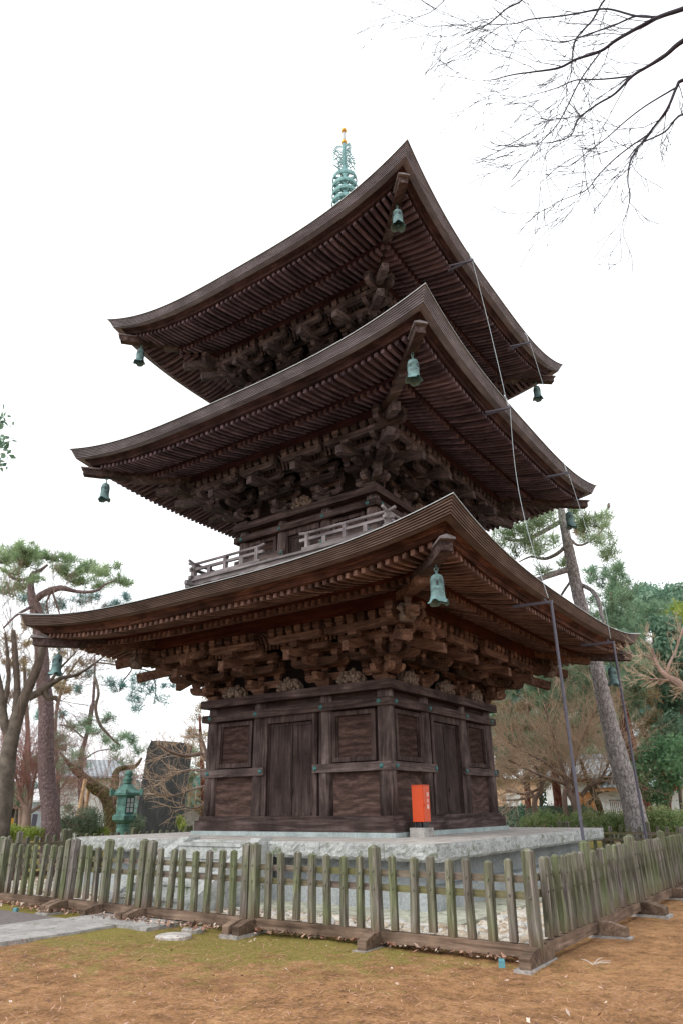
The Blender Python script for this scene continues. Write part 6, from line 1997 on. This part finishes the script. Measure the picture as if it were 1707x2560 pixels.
for k, (lb, px, D, sd, stems, mt) in enumerate((
    ('reddish bare maple between the dark trunk and the big pine', 66, 26, 65, [[(66, 2080, 22), (68, 2040, 17), (58, 2010, 9), (48, 1980, 6), (40, 1930, 4)], [(68, 2045, 13), (78, 2000, 8), (86, 1950, 5), (98, 1900, 3)], [(66, 2030, 10), (70, 1980, 6), (62, 1920, 4), (66, 1870, 3)], [(70, 2035, 8), (100, 2015, 6), (130, 1990, 3)]], 'twig_red'),
    ('pinkish bare tree with upright snag behind the dark trunk', 58, 34, 66, [[(58, 2070, 10), (56, 1960, 8), (62, 1890, 6), (68, 1832, 4)], [(58, 1930, 5), (90, 1890, 3), (120, 1860, 2)], [(57, 1950, 5), (30, 1900, 3), (10, 1860, 2)]], 'twig_red'),
    ('far reddish bare trees massed low behind the lantern', 250, 44, 67, [[(250, 2070, 10), (252, 1980, 7), (245, 1920, 4)], [(250, 1990, 6), (300, 1950, 4), (330, 1930, 3)], [(250, 1990, 6), (190, 1950, 4), (150, 1960, 3)], [(251, 2000, 6), (290, 1980, 4), (318, 1990, 3)]], 'twig_red'),
    ('bare maple spreading tan twigs across the black stone slab', 545, 25, 68, [[(548, 2075, 20), (545, 2000, 18), (530, 1920, 14), (518, 1898, 12), (500, 1885, 9), (462, 1890, 7, -0.8), (420, 1875, 5, -1.2), (395, 1860, 3, -1.4)], [(520, 1905, 8), (510, 1860, 6), (492, 1835, 4), (470, 1845, 3)], [(530, 1930, 7), (480, 1925, 5, -1.4), (440, 1935, 4, -1.8), (405, 1950, 2, -2)], [(535, 1960, 7), (480, 1975, 5, -1.4), (430, 1990, 3, -2), (385, 1985, 2, -2.2)], [(540, 1990, 6), (490, 2020, 4, -1), (450, 2010, 2, -1.5)]], 'twig_tan'))):
    bare(lb, D, sd, px, stems, M[mt], M['twig_brown'], 3 if sd == 68 else 4, (0.75 if sd != 68 else 0.6) * D / 26, 0.012, dens=0.8 if sd == 68 else 2.0, spread=0.6)
t = Tree('pine_tree', 'brown tinged pine standing between black stone slab and pagoda', 'tree', 512, 31.0, 69)
t.limb([(512, 2078, 14), (510, 1980, 12), (505, 1880, 9), (500, 1790, 4)], M['bark_red'], seg=8)
t.crown([(495, 1795, 20, 12), (478, 1830, 26, 12), (500, 1850, 24, 14), (470, 1870, 20, 10), (490, 1905, 26, 14), (505, 1760, 14, 14), (512, 1735, 8, 8), (480, 1945, 26, 14), (470, 1975, 24, 12), (500, 1985, 20, 12), (462, 2010, 18, 10), (500, 2030, 18, 10)], M['pine_b'], 0.9, 0.18, 0.013, 8)
t.crown([(470, 1925, 20, 12, -1), (485, 1880, 18, 10, -1), (460, 1955, 16, 10, -1)], M['pine'], 0.8, 0.18, 0.013, 8, name='lower_boughs')
t = Tree('pine_tree', 'small low pine with bright tufts before the reddish maple', 'tree', 40, 27.0, 70)
t.limb([(40, 2070, 8), (45, 2010, 6), (60, 1960, 5), (75, 1915, 3)], M['bark_dark'], seg=6)
t.crown([(75, 1915, 22, 7), (45, 1990, 20, 9), (55, 2005, 14, 6), (30, 1985, 14, 8), (90, 1908, 12, 6)], M['pine'], 1.2, 0.15, 0.012, 9)
for lb, pads, D, px, mt in (('large round clipped bush beside the big red pine', [(222, 2058, 34, 30), (215, 2050, 24, 24)], 27, 222, 'bush'), ('smaller round bush touching the big pine trunk', [(172, 2062, 24, 24)], 28, 172, 'bush'),
                        ('round clipped bush between green lantern and black stone slab', [(330, 2062, 26, 26)], 25, 330, 'bush'), ('small yellowing bush before the iron bar fence', [(246, 2082, 20, 13)], 26, 246, 'yellowg'),
                        ('yellow leaved plant at the right foot of the black stone slab', [(452, 2052, 9, 12), (458, 2066, 9, 8)], 26, 452, 'yellowg'), ('low bright green leafy plants left of the big pine foot', [(20, 2080, 24, 14), (45, 2082, 20, 10), (85, 2082, 20, 10)], 24, 50, 'yellowg')):
    b = Tree('bush', lb, 'bush', px, D, 80 + px)
    b.crown(pads, M[mt], 6.0, 0.05, 0, 8, leaf=True)
# leafy spray entering at the left edge, its tree out of frame
t = Tree('evergreen_tree', 'few dark leaves of an evergreen poking in at the left edge above the pine', 'tree', -330, 9.0, 90)
t.limb([(-330, 2400, 50), (-320, 1900, 44), (-290, 1500, 36), (-220, 1250, 20), (-120, 1140, 10), (-30, 1120, 4), (4, 1150, 2)], M['bark_dark'], seg=8)
t.crown([(-60, 1130, 50, 60), (-8, 1150, 9, 26), (-4, 1060, 10, 18), (-150, 1150, 80, 90), (2, 1110, 6, 8)], M['broad_d'], 3.0, 0.07, 0, 5, leaf=True)

# ------------------------------------------------------------------ far wood closing the horizon
far = []
for k in range(26):
    px = -700 + k * 120 + Rp.normal() * 25
    D = 62 + Rp.random() * 22
    if 520 < px < 1180: continue
    h = Rp.uniform(45, 85) if px < 600 else Rp.uniform(200, 400)
    lb = 'far dark tree of the wood behind the buildings, dimly seen'
    t = Tree('far_tree', lb, 'tree', px, D, 200 + k, 'far trees closing the horizon')
    t.limb([(px, 2060, 10), (px + 4, 2020, 8), (px, 2020 - h * 0.7, 4)], M['bark_dark'], seg=6)
    t.crown(scatter_pads(Rp, px - 70, px + 70, 2030 - h, 2030, 16 if px < 600 else 44, 34, 18, 1.5), M['pine_t'] if px < 600 else M[('pine', 'pine_t', 'broad')[k % 3]], 0.2, 0.34, 0, 6, leaf=True)
